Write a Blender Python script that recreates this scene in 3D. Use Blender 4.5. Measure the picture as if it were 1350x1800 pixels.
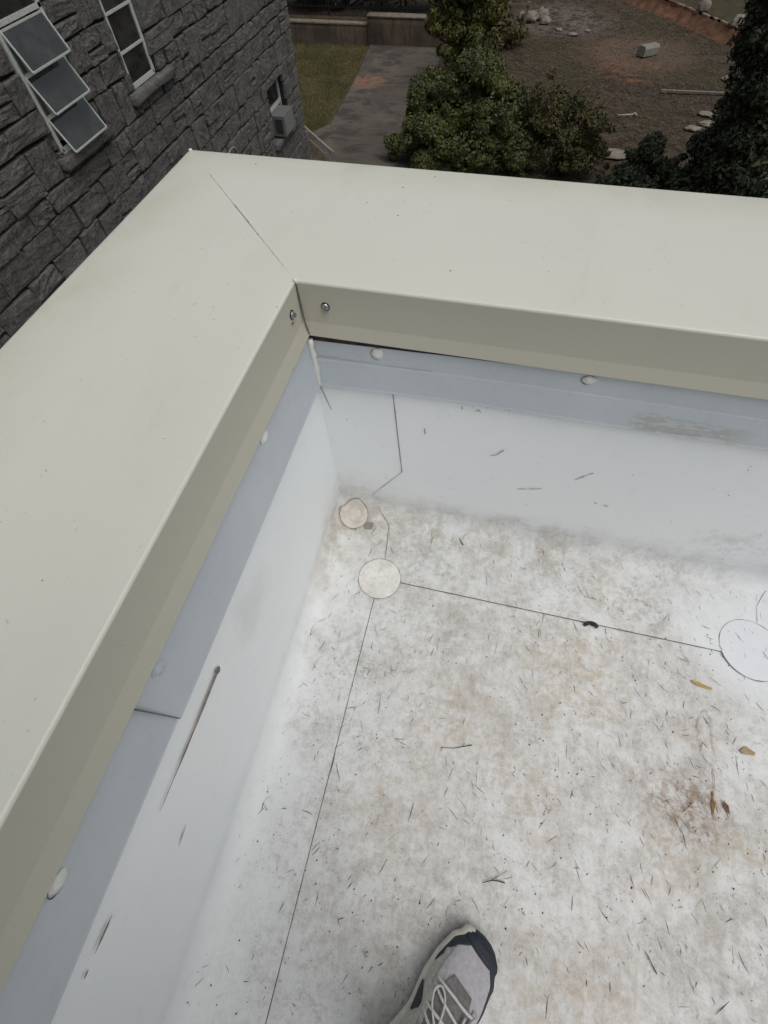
import bpy, bmesh, math, random
import numpy as np
from mathutils import Vector, Matrix, noise as mn

random.seed(7); rng = np.random.default_rng(7)
S = bpy.context.scene
COL = S.collection
for o in list(bpy.data.objects): bpy.data.objects.remove(o)

# ------------------------------------------------------------------ camera
CAM = Vector((0.3133, -0.6342, 1.15))
ROT = (0.512998, 0.025893, 0.232333)
FPX = 772.57
cd = bpy.data.cameras.new('camera'); cam = bpy.data.objects.new('camera', cd); COL.objects.link(cam)
cam.location = CAM; cam.rotation_euler = ROT
cd.sensor_fit = 'HORIZONTAL'; cd.sensor_width = 36.0; cd.lens = 36.0*FPX/1350.0
cd.clip_start = 0.01; cd.clip_end = 2000
S.camera = cam
CM = cam.rotation_euler.to_matrix()

# ------------------------------------------------------------------ sky and sun (overcast)
W = bpy.data.worlds.new('World'); S.world = W; W.use_nodes = True
wn = W.node_tree; wn.nodes.clear()
wo = wn.nodes.new('ShaderNodeOutputWorld'); bg = wn.nodes.new('ShaderNodeBackground')
sk = wn.nodes.new('ShaderNodeTexSky'); sk.sky_type = 'NISHITA'; sk.sun_disc = False
SUN_EL, SUN_AZ = math.radians(66), math.radians(120)
sk.sun_elevation = SUN_EL; sk.sun_rotation = SUN_AZ
sk.air_density = 1.0; sk.dust_density = 4.0; sk.ozone_density = 1.0
hs = wn.nodes.new('ShaderNodeHueSaturation'); hs.inputs['Saturation'].default_value = 0.30
wn.links.new(sk.outputs[0], hs.inputs['Color']); wn.links.new(hs.outputs[0], bg.inputs[0])
bg.inputs[1].default_value = 0.10
wn.links.new(bg.outputs[0], wo.inputs[0])
sl = bpy.data.lights.new('sun', 'SUN'); sun = bpy.data.objects.new('sun', sl); COL.objects.link(sun)
sl.energy = 1.2; sl.angle = math.radians(55); sl.color = (1.0, 0.965, 0.91)
sd = Vector((math.sin(SUN_AZ)*math.cos(SUN_EL), math.cos(SUN_AZ)*math.cos(SUN_EL), math.sin(SUN_EL)))
sun.rotation_euler = (-sd).to_track_quat('-Z', 'Y').to_euler(); sun.location = sd*50
S.view_settings.view_transform = 'Standard'; S.view_settings.look = 'None'
S.view_settings.gamma = 1; S.view_settings.use_curve_mapping = False
S.view_settings.exposure = 0.0

# ------------------------------------------------------------------ helpers
def link(o, parent=None):
    COL.objects.link(o)
    if parent is not None: o.parent = parent
    return o

def mesh_np(name, V, F, mat, parent=None, smooth=False):
    V = np.asarray(V, dtype=np.float32); F = np.asarray(F, dtype=np.int32)
    me = bpy.data.meshes.new(name)
    n, k = F.shape
    me.vertices.add(len(V)); me.vertices.foreach_set('co', V.ravel())
    me.loops.add(n*k); me.loops.foreach_set('vertex_index', F.ravel())
    me.polygons.add(n); me.polygons.foreach_set('loop_start', np.arange(0, n*k, k, dtype=np.int32))
    me.polygons.foreach_set('loop_total', np.full(n, k, dtype=np.int32))
    if smooth: me.polygons.foreach_set('use_smooth', np.ones(n, dtype=bool))
    me.update(calc_edges=True); me.validate()
    me.materials.append(mat)
    return link(bpy.data.objects.new(name, me), parent)

class MB:
    def __init__(s): s.v = []; s.f = []
    def box(s, a, b):
        x0, y0, z0 = a; x1, y1, z1 = b; n = len(s.v)
        s.v += [(x0,y0,z0),(x1,y0,z0),(x1,y1,z0),(x0,y1,z0),(x0,y0,z1),(x1,y0,z1),(x1,y1,z1),(x0,y1,z1)]
        s.f += [[n+i for i in q] for q in ((0,3,2,1),(4,5,6,7),(0,1,5,4),(1,2,6,5),(2,3,7,6),(3,0,4,7))]
        return s
    def obox(s, c, ax, ay, az):
        c, ax, ay, az = map(Vector, (c, ax, ay, az)); n = len(s.v)
        for k in (-1, 1):
            for i, j in ((-1,-1),(1,-1),(1,1),(-1,1)): s.v.append(tuple(c+ax*i+ay*j+az*k))
        s.f += [[n+i for i in q] for q in ((0,3,2,1),(4,5,6,7),(0,1,5,4),(1,2,6,5),(2,3,7,6),(3,0,4,7))]
        return s
    def bar(s, p, q, w, h=None):
        p, q = Vector(p), Vector(q); d = (q-p); L = d.length; d.normalize()
        u = d.cross(Vector((0,0,1)))
        if u.length < 1e-3: u = Vector((1,0,0))
        u.normalize(); v = u.cross(d)
        return s.obox((p+q)/2, d*L/2, u*w/2, v*(h or w)/2)
    def tube(s, pts, rad, n=6, cap=True):
        pts = [Vector(p) for p in pts]; m = len(pts)
        if not hasattr(rad, '__len__'): rad = [rad]*m
        base = len(s.v); ref = None
        for i, p in enumerate(pts):
            d = (pts[min(i+1, m-1)]-pts[max(i-1, 0)]).normalized()
            if ref is None: ref = Vector((0,0,1)) if abs(d.z) < .9 else Vector((1,0,0))
            u = (ref-d*ref.dot(d)).normalized(); ref = u; v = d.cross(u)
            for k in range(n):
                a = 2*math.pi*k/n; s.v.append(tuple(p+(u*math.cos(a)+v*math.sin(a))*rad[i]))
        for i in range(m-1):
            for k in range(n):
                a = base+i*n+k; b = base+i*n+(k+1) % n
                s.f.append([a, b, b+n, a+n])
        if cap:
            s.f.append([base+k for k in range(n)][::-1]); s.f.append([base+(m-1)*n+k for k in range(n)])
        return s
    def grid(s, fn, us, vs):
        n = len(s.v)
        for u in us:
            for v in vs: s.v.append(tuple(fn(u, v)))
        m = len(vs)
        for i in range(len(us)-1):
            for j in range(m-1):
                a = n+i*m+j; s.f.append([a, a+m, a+m+1, a+1])
        return s
    def build(s, name, mat, parent=None, smooth=False, bevel=0, seg=2):
        me = bpy.data.meshes.new(name); me.from_pydata([tuple(v) for v in s.v], [], s.f); me.update()
        if bevel or True:
            bm = bmesh.new(); bm.from_mesh(me)
            bmesh.ops.recalc_face_normals(bm, faces=bm.faces)
            if bevel:
                es = [e for e in bm.edges if len(e.link_faces) == 2 and e.calc_face_angle(0) > .6]
                bmesh.ops.bevel(bm, geom=es, offset=bevel, segments=seg, affect='EDGES', profile=.6)
            bm.to_mesh(me); bm.free()
        if smooth:
            me.polygons.foreach_set('use_smooth', np.ones(len(me.polygons), dtype=bool))
        me.materials.append(mat)
        return link(bpy.data.objects.new(name, me), parent)

def empty(name, loc=(0,0,0), parent=None):
    o = bpy.data.objects.new(name, None); o.location = loc; o.empty_display_size = .1
    return link(o, parent)

def tag(o, label, cat, group=None, kind=None):
    o['label'] = label; o['category'] = cat
    if group: o['group'] = group
    if kind: o['kind'] = kind
    return o

def structure(o, label=None):
    o['kind'] = 'structure'
    if label: o['label'] = label
    return o

# node helper
class NT:
    def __init__(s, name, rough=.6, spec=.5):
        s.m = bpy.data.materials.new(name); s.m.use_nodes = True; s.t = s.m.node_tree; s.t.nodes.clear()
        s.o = s.t.nodes.new('ShaderNodeOutputMaterial'); s.b = s.t.nodes.new('ShaderNodeBsdfPrincipled')
        s.t.links.new(s.b.outputs[0], s.o.inputs[0]); s.b.inputs['Roughness'].default_value = rough
        s.b.inputs['Specular IOR Level'].default_value = spec
        s._p = None
    def n(s, t): return s.t.nodes.new(t)
    def put(s, sock, v):
        if v is None: return
        if isinstance(v, bpy.types.NodeSocket): s.t.links.new(v, sock)
        else:
            if sock.type == 'RGBA' and len(v) == 3: v = (*v, 1)
            sock.default_value = v
    @property
    def pos(s):
        if s._p is None: s._p = s.n('ShaderNodeTexCoord').outputs['Object']
        return s._p
    def xyz(s, v=None):
        k = s.n('ShaderNodeSeparateXYZ'); s.put(k.inputs[0], v or s.pos); return k.outputs
    def mp(s, scale=(1,1,1), rot=(0,0,0), loc=(0,0,0), v=None):
        k = s.n('ShaderNodeMapping'); s.put(k.inputs[0], v or s.pos)
        k.inputs['Scale'].default_value = scale; k.inputs['Rotation'].default_value = rot; k.inputs['Location'].default_value = loc
        return k.outputs[0]
    def noise(s, scale, detail=4, rough=.55, dist=0, v=None, col=False):
        k = s.n('ShaderNodeTexNoise'); s.put(k.inputs['Vector'], v or s.pos)
        k.inputs['Scale'].default_value = scale; k.inputs['Detail'].default_value = detail
        k.inputs['Roughness'].default_value = rough; k.inputs['Distortion'].default_value = dist
        return k.outputs[1 if col else 0]
    def voro(s, scale, feat='F1', v=None, out=0):
        k = s.n('ShaderNodeTexVoronoi'); s.put(k.inputs['Vector'], v or s.pos); k.feature = feat
        k.inputs['Scale'].default_value = scale; return k.outputs[out]
    def ma(s, op, a, b=0.0, c=None):
        k = s.n('ShaderNodeMath'); k.operation = op; s.put(k.inputs[0], a); s.put(k.inputs[1], b)
        if c is not None: s.put(k.inputs[2], c)
        return k.outputs[0]
    def rng(s, v, a, b, c=0., d=1., smooth=True):
        k = s.n('ShaderNodeMapRange'); k.interpolation_type = 'SMOOTHSTEP' if smooth else 'LINEAR'
        s.put(k.inputs[0], v)
        for i, q in enumerate((a, b, c, d)): s.put(k.inputs[i+1], q)
        return k.outputs[0]
    def mix(s, f, a, b, op='MIX'):
        k = s.n('ShaderNodeMix'); k.data_type = 'RGBA'; k.blend_type = op
        s.put(k.inputs[0], f); s.put(k.inputs[6], a); s.put(k.inputs[7], b); return k.outputs[2]
    def ramp(s, f, stops):
        k = s.n('ShaderNodeValToRGB'); s.put(k.inputs[0], f); e = k.color_ramp.elements
        while len(e) < len(stops): e.new(.5)
        for q, (p, c) in zip(e, stops): q.position = p; q.color = (*c, 1) if len(c) == 3 else c
        return k.outputs[0]
    def bump(s, h, strength=.3, dist=.01):
        k = s.n('ShaderNodeBump'); k.inputs['Strength'].default_value = strength; k.inputs['Distance'].default_value = dist
        s.put(k.inputs['Height'], h); s.t.links.new(k.outputs[0], s.b.inputs['Normal'])
    def dist(s, p, v=None):
        k = s.n('ShaderNodeVectorMath'); k.operation = 'DISTANCE'; s.put(k.inputs[0], v or s.pos); k.inputs[1].default_value = p
        return k.outputs['Value']
    def col(s, c): s.put(s.b.inputs['Base Color'], c); return s
    def r(s, v): s.put(s.b.inputs['Roughness'], v); return s

def plain(name, c, rough=.6, spec=.4, var=.12, scale=20, bump=0, metal=0):
    t = NT(name, rough, spec)
    n = t.noise(scale, 5, .6)
    t.col(t.mix(t.rng(n, .3, .7), tuple(x*(1-var) for x in c), tuple(min(1, x*(1+var)) for x in c)))
    if bump: t.bump(t.noise(scale*4, 4), bump, .003)
    t.b.inputs['Metallic'].default_value = metal
    return t.m

# ------------------------------------------------------------------ materials
HC, WL, WB = .710, .385, .405          # coping height and widths
SA, SB = .170, .2175                    # seam positions on the roof

def mat_membrane():
    t = NT('white_membrane', .55, .35)
    x, y, z = t.xyz()
    wob = t.noise(9, 5, .6, col=True)
    kv = t.n('ShaderNodeVectorMath'); kv.operation = 'MULTIPLY_ADD'
    t.put(kv.inputs[0], wob); kv.inputs[1].default_value = (.16, .16, .16); t.put(kv.inputs[2], t.pos)
    kk = t.n('ShaderNodeVectorMath'); kk.operation = 'SUBTRACT'; t.put(kk.inputs[0], kv.outputs[0]); kk.inputs[1].default_value = (.08, .08, .08)
    wp = kk.outputs[0]                   # wobbled position
    wx, wy, wz = t.xyz(wp)
    floor = t.rng(t.ma('ADD', z, t.ma('MULTIPLY', t.ma('SUBTRACT', t.noise(11, 6, .7), .5), .16)), .12, -.015)
    floor_all = floor
    floor = t.ma('MULTIPLY', floor, t.rng(wx, .0, .20, .12, 1))
    field = t.ma('MULTIPLY', t.rng(wx, .10, .30), t.rng(wy, -.06, -.30))
    field = t.ma('MULTIPLY', field, floor)
    strip = t.ma('MULTIPLY', floor_all, t.rng(wx, .01, .18))
    big = t.rng(t.noise(2.8, 5, .65, .1), .36, .64)
    mid = t.rng(t.noise(14, 6, .78, .12), .38, .66)
    fine = t.rng(t.noise(60, 4, .85), .42, .64)
    stre = t.rng(t.noise(1, 6, .7, .2, t.mp((90, 16, 16), (0, 0, -.35))), .45, .75)
    smud = t.rng(t.noise(30, 6, .75, .3), .50, .78)
    # base sheet colour with faint large variation
    base = t.mix(t.rng(t.noise(1.7, 3), .3, .7), (.795, .83, .845), (.835, .86, .87))
    # walls: very faint scuffs
    base = t.mix(t.ma('MULTIPLY', t.ma('MULTIPLY', smud, mid), .22), base, (.50, .50, .48))
    # general grime on the floor
    g1 = t.ma('MULTIPLY', t.ma('ADD', t.ma('MULTIPLY', big, .80), .18), t.ma('ADD', t.ma('MULTIPLY', mid, .75), .22))
    c = t.mix(t.ma('MULTIPLY', t.ma('MULTIPLY', g1, field), .92), base, (.475, .41, .325))
    c = t.mix(t.ma('ADD', t.ma('MULTIPLY', t.ma('MULTIPLY', g1, strip), .45), t.ma('ADD', t.ma('MULTIPLY', floor_all, .34), t.ma('MULTIPLY', floor, .12))), c, (.485, .49, .48))
    # fine mottling and rubbed streaks
    f2 = t.ma('MULTIPLY', t.ma('MULTIPLY', fine, floor), t.ma('ADD', t.ma('MULTIPLY', mid, .45), .24))
    c = t.mix(t.ma('MULTIPLY', f2, .8), c, (.33, .30, .26))
    gr = t.ma('MULTIPLY', t.rng(t.noise(230, 2, .7), .50, .66), t.ma('MULTIPLY', floor, t.ma('ADD', t.ma('MULTIPLY', mid, .7), .15)))
    c = t.mix(t.ma('MULTIPLY', gr, .45), c, (.27, .245, .21))
    c = t.mix(t.ma('MULTIPLY', t.ma('MULTIPLY', t.ma('MULTIPLY', stre, big), strip), .5), c, (.34, .32, .30))
    # dirt gathered in the crease between roof and walls
    cr = t.ma('MAXIMUM', t.ma('MULTIPLY', t.rng(wy, -.17, -.01), t.rng(x, 2.2, .15)), t.ma('MULTIPLY', t.rng(wx, .085, .02), t.rng(wy, -.50, -.08)))
    cr = t.ma('MULTIPLY', t.ma('MULTIPLY', cr, t.rng(wz, .15, -.02)), t.ma('ADD', t.ma('MULTIPLY', t.ma('MULTIPLY', mid, big), 1.15), .06))
    c = t.mix(t.ma('MULTIPLY', cr, .66), c, (.37, .32, .25))
    # dirt on the corner
    cd_ = t.ma('MULTIPLY', t.rng(t.dist((.06, -.06, 0), wp), .22, .03), t.ma('ADD', t.ma('MULTIPLY', mid, .6), .25))
    c = t.mix(t.ma('MULTIPLY', cd_, .6), c, (.40, .355, .29))
    # stains with their own places
    brown = (.20, .125, .075); tan = (.40, .31, .20); grey = (.30, .285, .26)
    stn = t.ma('ADD', t.ma('MULTIPLY', t.rng(t.noise(30, 5, .8, .25), .42, .62), .85), .10)
    for p, r, a, col in (((.915, -.585, 0), .125, .95, brown), ((.96, -.53, 0), .06, .55, brown), ((.90, -.70, 0), .13, .45, tan),
                         ((1.02, -.62, 0), .08, .5, tan), ((.985, -.43, 0), .055, .55, tan), ((.975, -.44, 0), .02, .6, brown), ((.99, -.54, 0), .05, .6, brown), ((.70, -.36, 0), .20, .55, tan), ((.42, -.53, 0), .17, .50, tan),
                         ((.36, -.30, 0), .13, .5, grey), ((.27, -.14, 0), .12, .5, grey), ((.32, -.72, 0), .18, .42, tan),
                         ((.60, -.62, 0), .16, .4, tan), ((.86, -.15, 0), .10, .55, grey), ((.76, -.12, 0), .09, .4, tan),
                         ((.10, -.42, 0), .10, .45, grey), ((.09, -.62, 0), .10, .45, grey), ((1.18, -.02, .09), .10, .6, tan),
                         ((1.02, 0, .16), .12, .3, grey), ((.72, -.95, 0), .2, .42, tan), ((1.05, -.85, 0), .2, .42, grey),
                         ((1.20, -.55, 0), .16, .5, tan), ((.45, -.9, 0), .16, .35, grey), ((1.35, -.4, 0), .2, .45, tan)):
        k = t.ma('MULTIPLY', t.rng(t.dist(p, wp), r, r*.15), stn)
        c = t.mix(t.ma('MULTIPLY', k, a), c, col)
    # grey rubbed patch on the left upstand
    k = t.rng(t.dist((0, -.47, .37), wp), .10, .02); c = t.mix(t.ma('MULTIPLY', k, .22), c, (.42, .43, .40))
    # dark specks
    sp = t.ma('MULTIPLY', t.rng(t.noise(170, 4, .65), .635, .70), t.ma('MULTIPLY', floor, t.rng(mid, .2, .8, .25, 1)))
    c = t.mix(t.ma('MULTIPLY', sp, .7), c, (.12, .11, .095))
    # freshly cleaned area round the newer patch
    cl = t.rng(t.dist((1.13, -.17, 0), wp), .25, .09); cl2 = t.rng(t.dist((1.25, -.13, 0), wp), .32, .12)
    c = t.mix(t.ma('MULTIPLY', t.ma('MAXIMUM', cl, cl2), .78), c, (.71, .735, .755))
    t.col(c)
    t.r(t.ma('ADD', t.ma('MULTIPLY', g1, .15), .5))
    t.bump(t.ma('ADD', t.noise(160, 4, .6), t.ma('MULTIPLY', t.noise(6, 3), 3.0)), .10, .004)
    return t.m
M_MEM = mat_membrane()

def mat_patch():
    t = NT('patch_membrane', .55, .35)
    mid = t.rng(t.noise(22, 8, .7, .8), .38, .70); fine = t.rng(t.noise(110, 8, .75), .45, .72)
    c = t.mix(t.ma('MULTIPLY', mid, .55), (.72, .72, .70), (.47, .42, .36))
    c = t.mix(t.ma('MULTIPLY', fine, .3), c, (.34, .31, .28)); t.col(c); t.bump(t.noise(90, 4), .15, .004)
    return t.m
M_PATCH = mat_patch()
M_BOOT = mat_patch(); M_BOOT.name = 'corner_boot_membrane'
for nd in M_BOOT.node_tree.nodes:
    if nd.type == 'MIX' and nd.inputs[7].default_value[0] > .4: nd.inputs[6].default_value = (.66, .63, .58, 1); nd.inputs[7].default_value = (.33, .28, .22, 1)
M_NEWP = plain('new_patch_membrane', (.66, .68, .715), .5, .4, .02, 12, .05)

def mat_coping():
    t = NT('cream_coping_paint', .36, .5)
    x, y, z = t.xyz()
    n = t.noise(1.6, 4, .55); f = t.noise(240, 3, .6)
    c = t.mix(t.rng(n, .3, .7), (.582, .588, .525), (.608, .613, .552))
    c = t.mix(t.ma('MULTIPLY', t.rng(f, .5, .8), .10), c, (.42, .41, .35))
    # weathered, dirtier band along the outer edges
    e = t.ma('MAXIMUM', t.rng(x, -WL+.16, -WL), t.rng(y, WB-.12, WB))
    c = t.mix(t.ma('MULTIPLY', t.ma('MULTIPLY', e, t.rng(t.noise(7, 6, .7, .3), .3, .7, .35, 1)), .5), c, (.42, .405, .305))
    st = t.rng(t.noise(1, 6, .7, .3, t.mp((9, 3, 3), (0, 0, .5))), .52, .72); c = t.mix(t.ma('MULTIPLY', st, .16), c, (.42, .42, .36))
    # skirt and fascia below the top are darker: shade put into the colour
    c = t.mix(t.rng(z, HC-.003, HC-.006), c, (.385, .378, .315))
    # a few spots
    sp = t.rng(t.noise(120, 2, .5), .735, .77); c = t.mix(t.ma('MULTIPLY', sp, .5), c, (.25, .22, .17))
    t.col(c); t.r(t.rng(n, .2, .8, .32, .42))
    t.bump(t.ma('ADD', t.noise(420, 2, .5), t.ma('MULTIPLY', t.noise(3.0, 2), 10)), .07, .003)
    return t.m
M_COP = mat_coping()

def mat_flash():
    t = NT('grey_flashing', .42, .5)
    x, y, z = t.xyz()
    n = t.noise(4, 4, .6); c = t.mix(t.rng(n, .3, .7), (.44, .487, .525), (.49, .535, .565))
    c = t.mix(t.ma('MULTIPLY', t.rng(t.noise(60, 6, .7), .5, .75), .15), c, (.28, .29, .30))
    # scuffed stretch low on the back flashing
    wz = t.ma('ADD', z, t.ma('MULTIPLY', t.ma('SUBTRACT', t.noise(14, 6, .75), .5), .055))
    m = t.ma('MULTIPLY', t.ma('MULTIPLY', t.rng(x, .60, .63), t.rng(x, .83, .76)), t.rng(wz, .548, .536))
    m = t.ma('MULTIPLY', m, t.rng(t.noise(1, 6, .75, .6, t.mp((22, 22, 110))), .44, .50))
    c = t.mix(t.ma('MULTIPLY', m, .85), c, (.365, .36, .34))
    t.col(c); t.bump(t.noise(25, 3), .06, .004); return t.m
M_FLASH = mat_flash()
M_SEAM = plain('seam_grime', (.11, .10, .088), .9, .1, .4, 60)
M_RIM = plain('rim_dirt', (.24, .22, .19), .9, .1, .45, 50)
M_STAINL = plain('stain_line', (.40, .345, .275), .9, .1, .35, 70)
M_SCUFF = plain('scuff_brown', (.23, .195, .165), .9, .1, .35, 90)
M_SEAL = plain('sealant', (.66, .67, .64), .5, .4, .06, 60, .3)
M_SEALW = plain('white_sealant', (.68, .71, .72), .45, .4, .05, 60, .2)
M_WOOD_DK = plain('dark_nailer', (.06, .05, .045), .9, .1, .3, 30)
M_STEEL = plain('zinc_steel', (.55, .56, .57), .35, .5, .1, 80, 0, 1.0)
M_RUBBER = plain('black_rubber', (.018, .018, .02), .6, .3, .2, 60, .2)
M_RENDER = plain('beige_building_wall', (.36, .33, .28), .85, .2, .12, 4, .3)

# ------------------------------------------------------------------ GROUND AND YARD (setting)
GZ = -5.3
def mat_ground():
    t = NT('leaf_littered_dirt', .95, .15)
    n1 = t.noise(.28, 5, .6, .4); n2 = t.noise(2.2, 8, .75, .6); n3 = t.noise(9, 4, .8)
    c = t.mix(t.rng(n2, .38, .62), (.040, .031, .022), (.083, .062, .043))
    c = t.mix(t.ma('MULTIPLY', t.rng(n1, .47, .62), .6), c, (.050, .050, .022))
    clay = t.ma('MULTIPLY', t.rng(t.dist((4.3, 25.2, GZ), None), 3.0, 1.0), t.rng(n2, .28, .5))
    c = t.mix(t.ma('MULTIPLY', clay, .8), c, (.150, .100, .072))
    ring = t.ma('MULTIPLY', t.rng(t.dist((3.9, 23.4, GZ)), 1.5, .8), t.rng(t.noise(1, 5, .7, 0, t.mp((1.2, 5, 1))), .48, .6))
    c = t.mix(t.ma('MULTIPLY', ring, .7), c, (.23, .105, .05))
    tr = t.dist((1.2, 29.0, GZ)); c = t.mix(t.ma('MULTIPLY', t.rng(tr, 3.0, 1.2), t.rng(n2, .4, .55)), c, (.14, .12, .105))
    c = t.mix(t.ma('MULTIPLY', t.rng(n3, .50, .64), .7), c, (.026, .021, .015))
    c = t.mix(t.ma('MULTIPLY', t.rng(t.noise(30, 3), .68, .76), .4), c, (.19, .15, .11))
    t.col(c); t.bump(t.ma('ADD', n3, t.ma('MULTIPLY', n2, 3)), .6, .05); return t.m
M_GROUND = mat_ground()
xs = np.concatenate([[-700, -300, -100, -40], np.arange(-20, 24, .5), [40, 100, 300, 700]])
ys = np.concatenate([[-700, -300, -100, -40, -15, 0, 6], np.arange(9, 40, .5), [50, 100, 300, 700]])
def ground_h(x, y):
    h = GZ+.05*mn.noise(Vector((x*.5, y*.5, 0)))*(1 if abs(x) < 25 and 9 < y < 40 else 0)
    return min(h, GZ+.0) - .03
V = [(x, y, ground_h(x, y)) for x in xs for y in ys]; m = len(ys)
F = [(i*m+j, (i+1)*m+j, (i+1)*m+j+1, i*m+j+1) for i in range(len(xs)-1) for j in range(m-1)]
structure(mesh_np('ground', V, F, M_GROUND, smooth=True))

def mat_lawn():
    t = NT('lawn_soil', .95, .15); n = t.noise(.9, 5, .65)
    c = t.mix(t.rng(n, .35, .65), (.062, .066, .024), (.105, .088, .042)); c = t.mix(t.ma('MULTIPLY', t.rng(t.noise(12, 5, .7), .5, .75), .6), c, (.035, .033, .016))
    t.col(c); t.bump(t.noise(20, 5), .7, .05); return t.m
LAWN = [(-14, 12.6), (-5.6, 12.6), (-6.35, 16.35), (-5.95, 17.0), (-6.10, 20.8), (-6.47, 24.45), (-14, 24.4)]
mb = MB(); mb.v = [(x, y, GZ+.004) for x, y in LAWN]; mb.f = [list(range(len(LAWN)))]
structure(mb.build('lawn', mat_lawn()))

def mat_drive():
    t = NT('stained_concrete_drive', .9, .2)
    n1 = t.noise(.55, 6, .65, .6); n2 = t.noise(5, 8, .75); n3 = t.noise(1, 7, .7, .5, t.mp((1.0, 1.6, 1), (0, 0, .12)))
    c = t.mix(t.rng(n1, .35, .65), (.072, .063, .054), (.115, .098, .08))
    c = t.mix(t.ma('MULTIPLY', t.rng(n3, .48, .60), .8), c, (.040, .038, .037))
    c = t.mix(t.ma('MULTIPLY', t.rng(n2, .55, .72), .5), c, (.18, .16, .135))
    k = t.ma('MULTIPLY', t.rng(t.dist((-5.6, 20.9, GZ)), 1.0, .2), t.rng(n2, .4, .55)); c = t.mix(t.ma('MULTIPLY', k, .7), c, (.26, .13, .075))
    t.col(c); t.bump(n2, .5, .03); return t.m
M_DRIVE = mat_drive()
DR = [(-6.9, 9), (-2.0, 9), (-2.2, 15), (-2.9, 19), (-3.4, 24.8), (-6.46, 24.8), (-6.08, 20.8), (-5.92, 17.05), (-6.3, 16.38), (-6.9, 16.0)]
mb = MB(); mb.v = [(x, y, GZ+.012) for x, y in DR]; mb.f = [list(range(len(DR)))]
structure(mb.build('driveway', M_DRIVE))

# upper terraces
mb = MB(); mb.v = [(-16, 25.05, -4.72), (-1.0, 25.05, -4.66), (-1.0, 60, -4.5), (-16, 60, -4.5)]; mb.f = [[0, 1, 2, 3]]
structure(mb.build('upper_ground', M_GROUND))
TERR = [(8.6, 26.2), (4.45, 32.1), (3.6, 36), (20, 60), (20, 20.5)]
mb = MB(); mb.v = [(x, y, GZ+.36) for x, y in TERR]; mb.f = [list(range(len(TERR)))]
structure(mb.build('terrace', M_GROUND))

# ------------------------------------------------------------------ OUR BUILDING
BL = empty('flat_roof_building', (0, 0, GZ))
tag(BL, 'building in the foreground with white membrane roof and cream metal coped parapet', 'building')
class Bld:                                      # part of the building, given in world coordinates
    pass
def P_(o):                                      # parent to the building, keep world place
    o.parent = BL; o.matrix_parent_inverse = Matrix.Translation((0, 0, -GZ)); return o
XE, YE = 7.0, -5.5
mb = MB(); mb.box((-.335, YE-.4, GZ-.3), (XE+.4, .355, -.02)); P_(mb.build('wall', M_RENDER))
mb = MB(); mb.box((-.33, YE, -.02), (-.004, .35, HC-.012)); mb.box((-.004, .004, -.02), (XE, .35, HC-.013)); P_(mb.build('parapet_core', M_RENDER))

# field sheet (fine grid where the camera looks)
def axis(a, b, lo, hi, fine):
    out = list(np.arange(lo, hi+1e-6, fine)); v = lo-.05
    while v > a: out.insert(0, v); v -= .25
    v = hi+.05
    while v < b: out.append(v); v += .25
    return [a]+out+[b] if a < out[0] else out+[b]
def fh(x, y):
    h = .0016*mn.noise(Vector((x*2.6, y*2.6, 3)))+.0007*mn.noise(Vector((x*9, y*9, 7)))
    rx = .985+.05*(y+.6)*.25+.004*mn.noise(Vector((y*7, 0, 2)))
    h += .0035*math.exp(-((x-rx)/.011)**2)*max(0, min(1, (-.30-y)/.06))
    return h
gx = axis(SA-.06, XE, SA-.02, 1.65, .0125); gy = axis(YE, -SB+.06, -1.35, -SB+.03, .0125)
mb = MB(); mb.grid(lambda x, y: (x, y, fh(x, y)), gx, gy)
FIELD = P_(mb.build('membrane_sheet', M_MEM, smooth=True))
FIELD['label'] = 'dirty tan-stained field sheet of the roof membrane'

RC = .055                                       # cove radius
def prof(s, off=0.0):
    """unfolded profile: s from 0 at the wall top (z=.52) to the roof; returns (d, z)"""
    zt = .53; L1 = zt-RC; L2 = RC*math.pi/2
    if s < L1: return off, zt-s
    if s < L1+L2:
        a = (s-L1)/RC; return RC-(RC-off)*math.cos(a), RC-(RC-off)*math.sin(a)
    return RC+(s-L1-L2), off
S_CR = .53-RC+RC*math.pi/2
def s_of_floor(d): return S_CR+(d-RC)
def wav(p, q, amp=.0022): return amp*mn.noise(Vector((p*3.1, q*3.1, 11)))+.0007*mn.noise(Vector((p*11, q*8, 4)))
def cove(d): return 0 if d >= RC else RC-math.sqrt(max(0, RC*RC-(RC-max(0, d))**2))
def floor_lift(x, y): return max(cove(x), cove(-y))
# left strip: left upstand plus a return on to the back wall (mitred)
def strip_left():
    mb = MB()
    srows = list(np.linspace(0, .53-RC, 22))+list(np.linspace(.53-RC, S_CR, 8))[1:]+list(np.linspace(S_CR, s_of_floor(SA), 14))[1:]
    ts = [0, .01, .03, .06, .1, .15, .2, .25]+list(np.arange(.3, 1.5, .04))+list(np.arange(1.6, -YE, .3))+[-YE]
    def fn(s, t):
        d, z = prof(s, .0015); d += wav(t, z)*(1 if z > .05 else 0)*min(1, t/.12)
        return (d, -(d+(-YE-d)*t/-YE), z)
    mb.grid(fn, srows, ts)
    # down-turned edge at the seam
    mb.grid(lambda u, t: (SA+u*.0005, -t, .0016-.0022*u), [0, 1], [SA]+[q for q in ts if q > SA])
    # return on to the back wall as far as .3
    sr2 = [s for s in srows]
    mb.grid(lambda s, t: (prof(s, .0015)[0]+t*(.30-prof(s, .0015)[0]), -prof(s, .0015)[0], prof(s, .0015)[1]), sr2, list(np.linspace(0, 1, 7)))
    return P_(mb.build('membrane_sheet', M_MEM, smooth=True))
strip_left()['label'] = 'clean white membrane strip turned up the left parapet'
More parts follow.
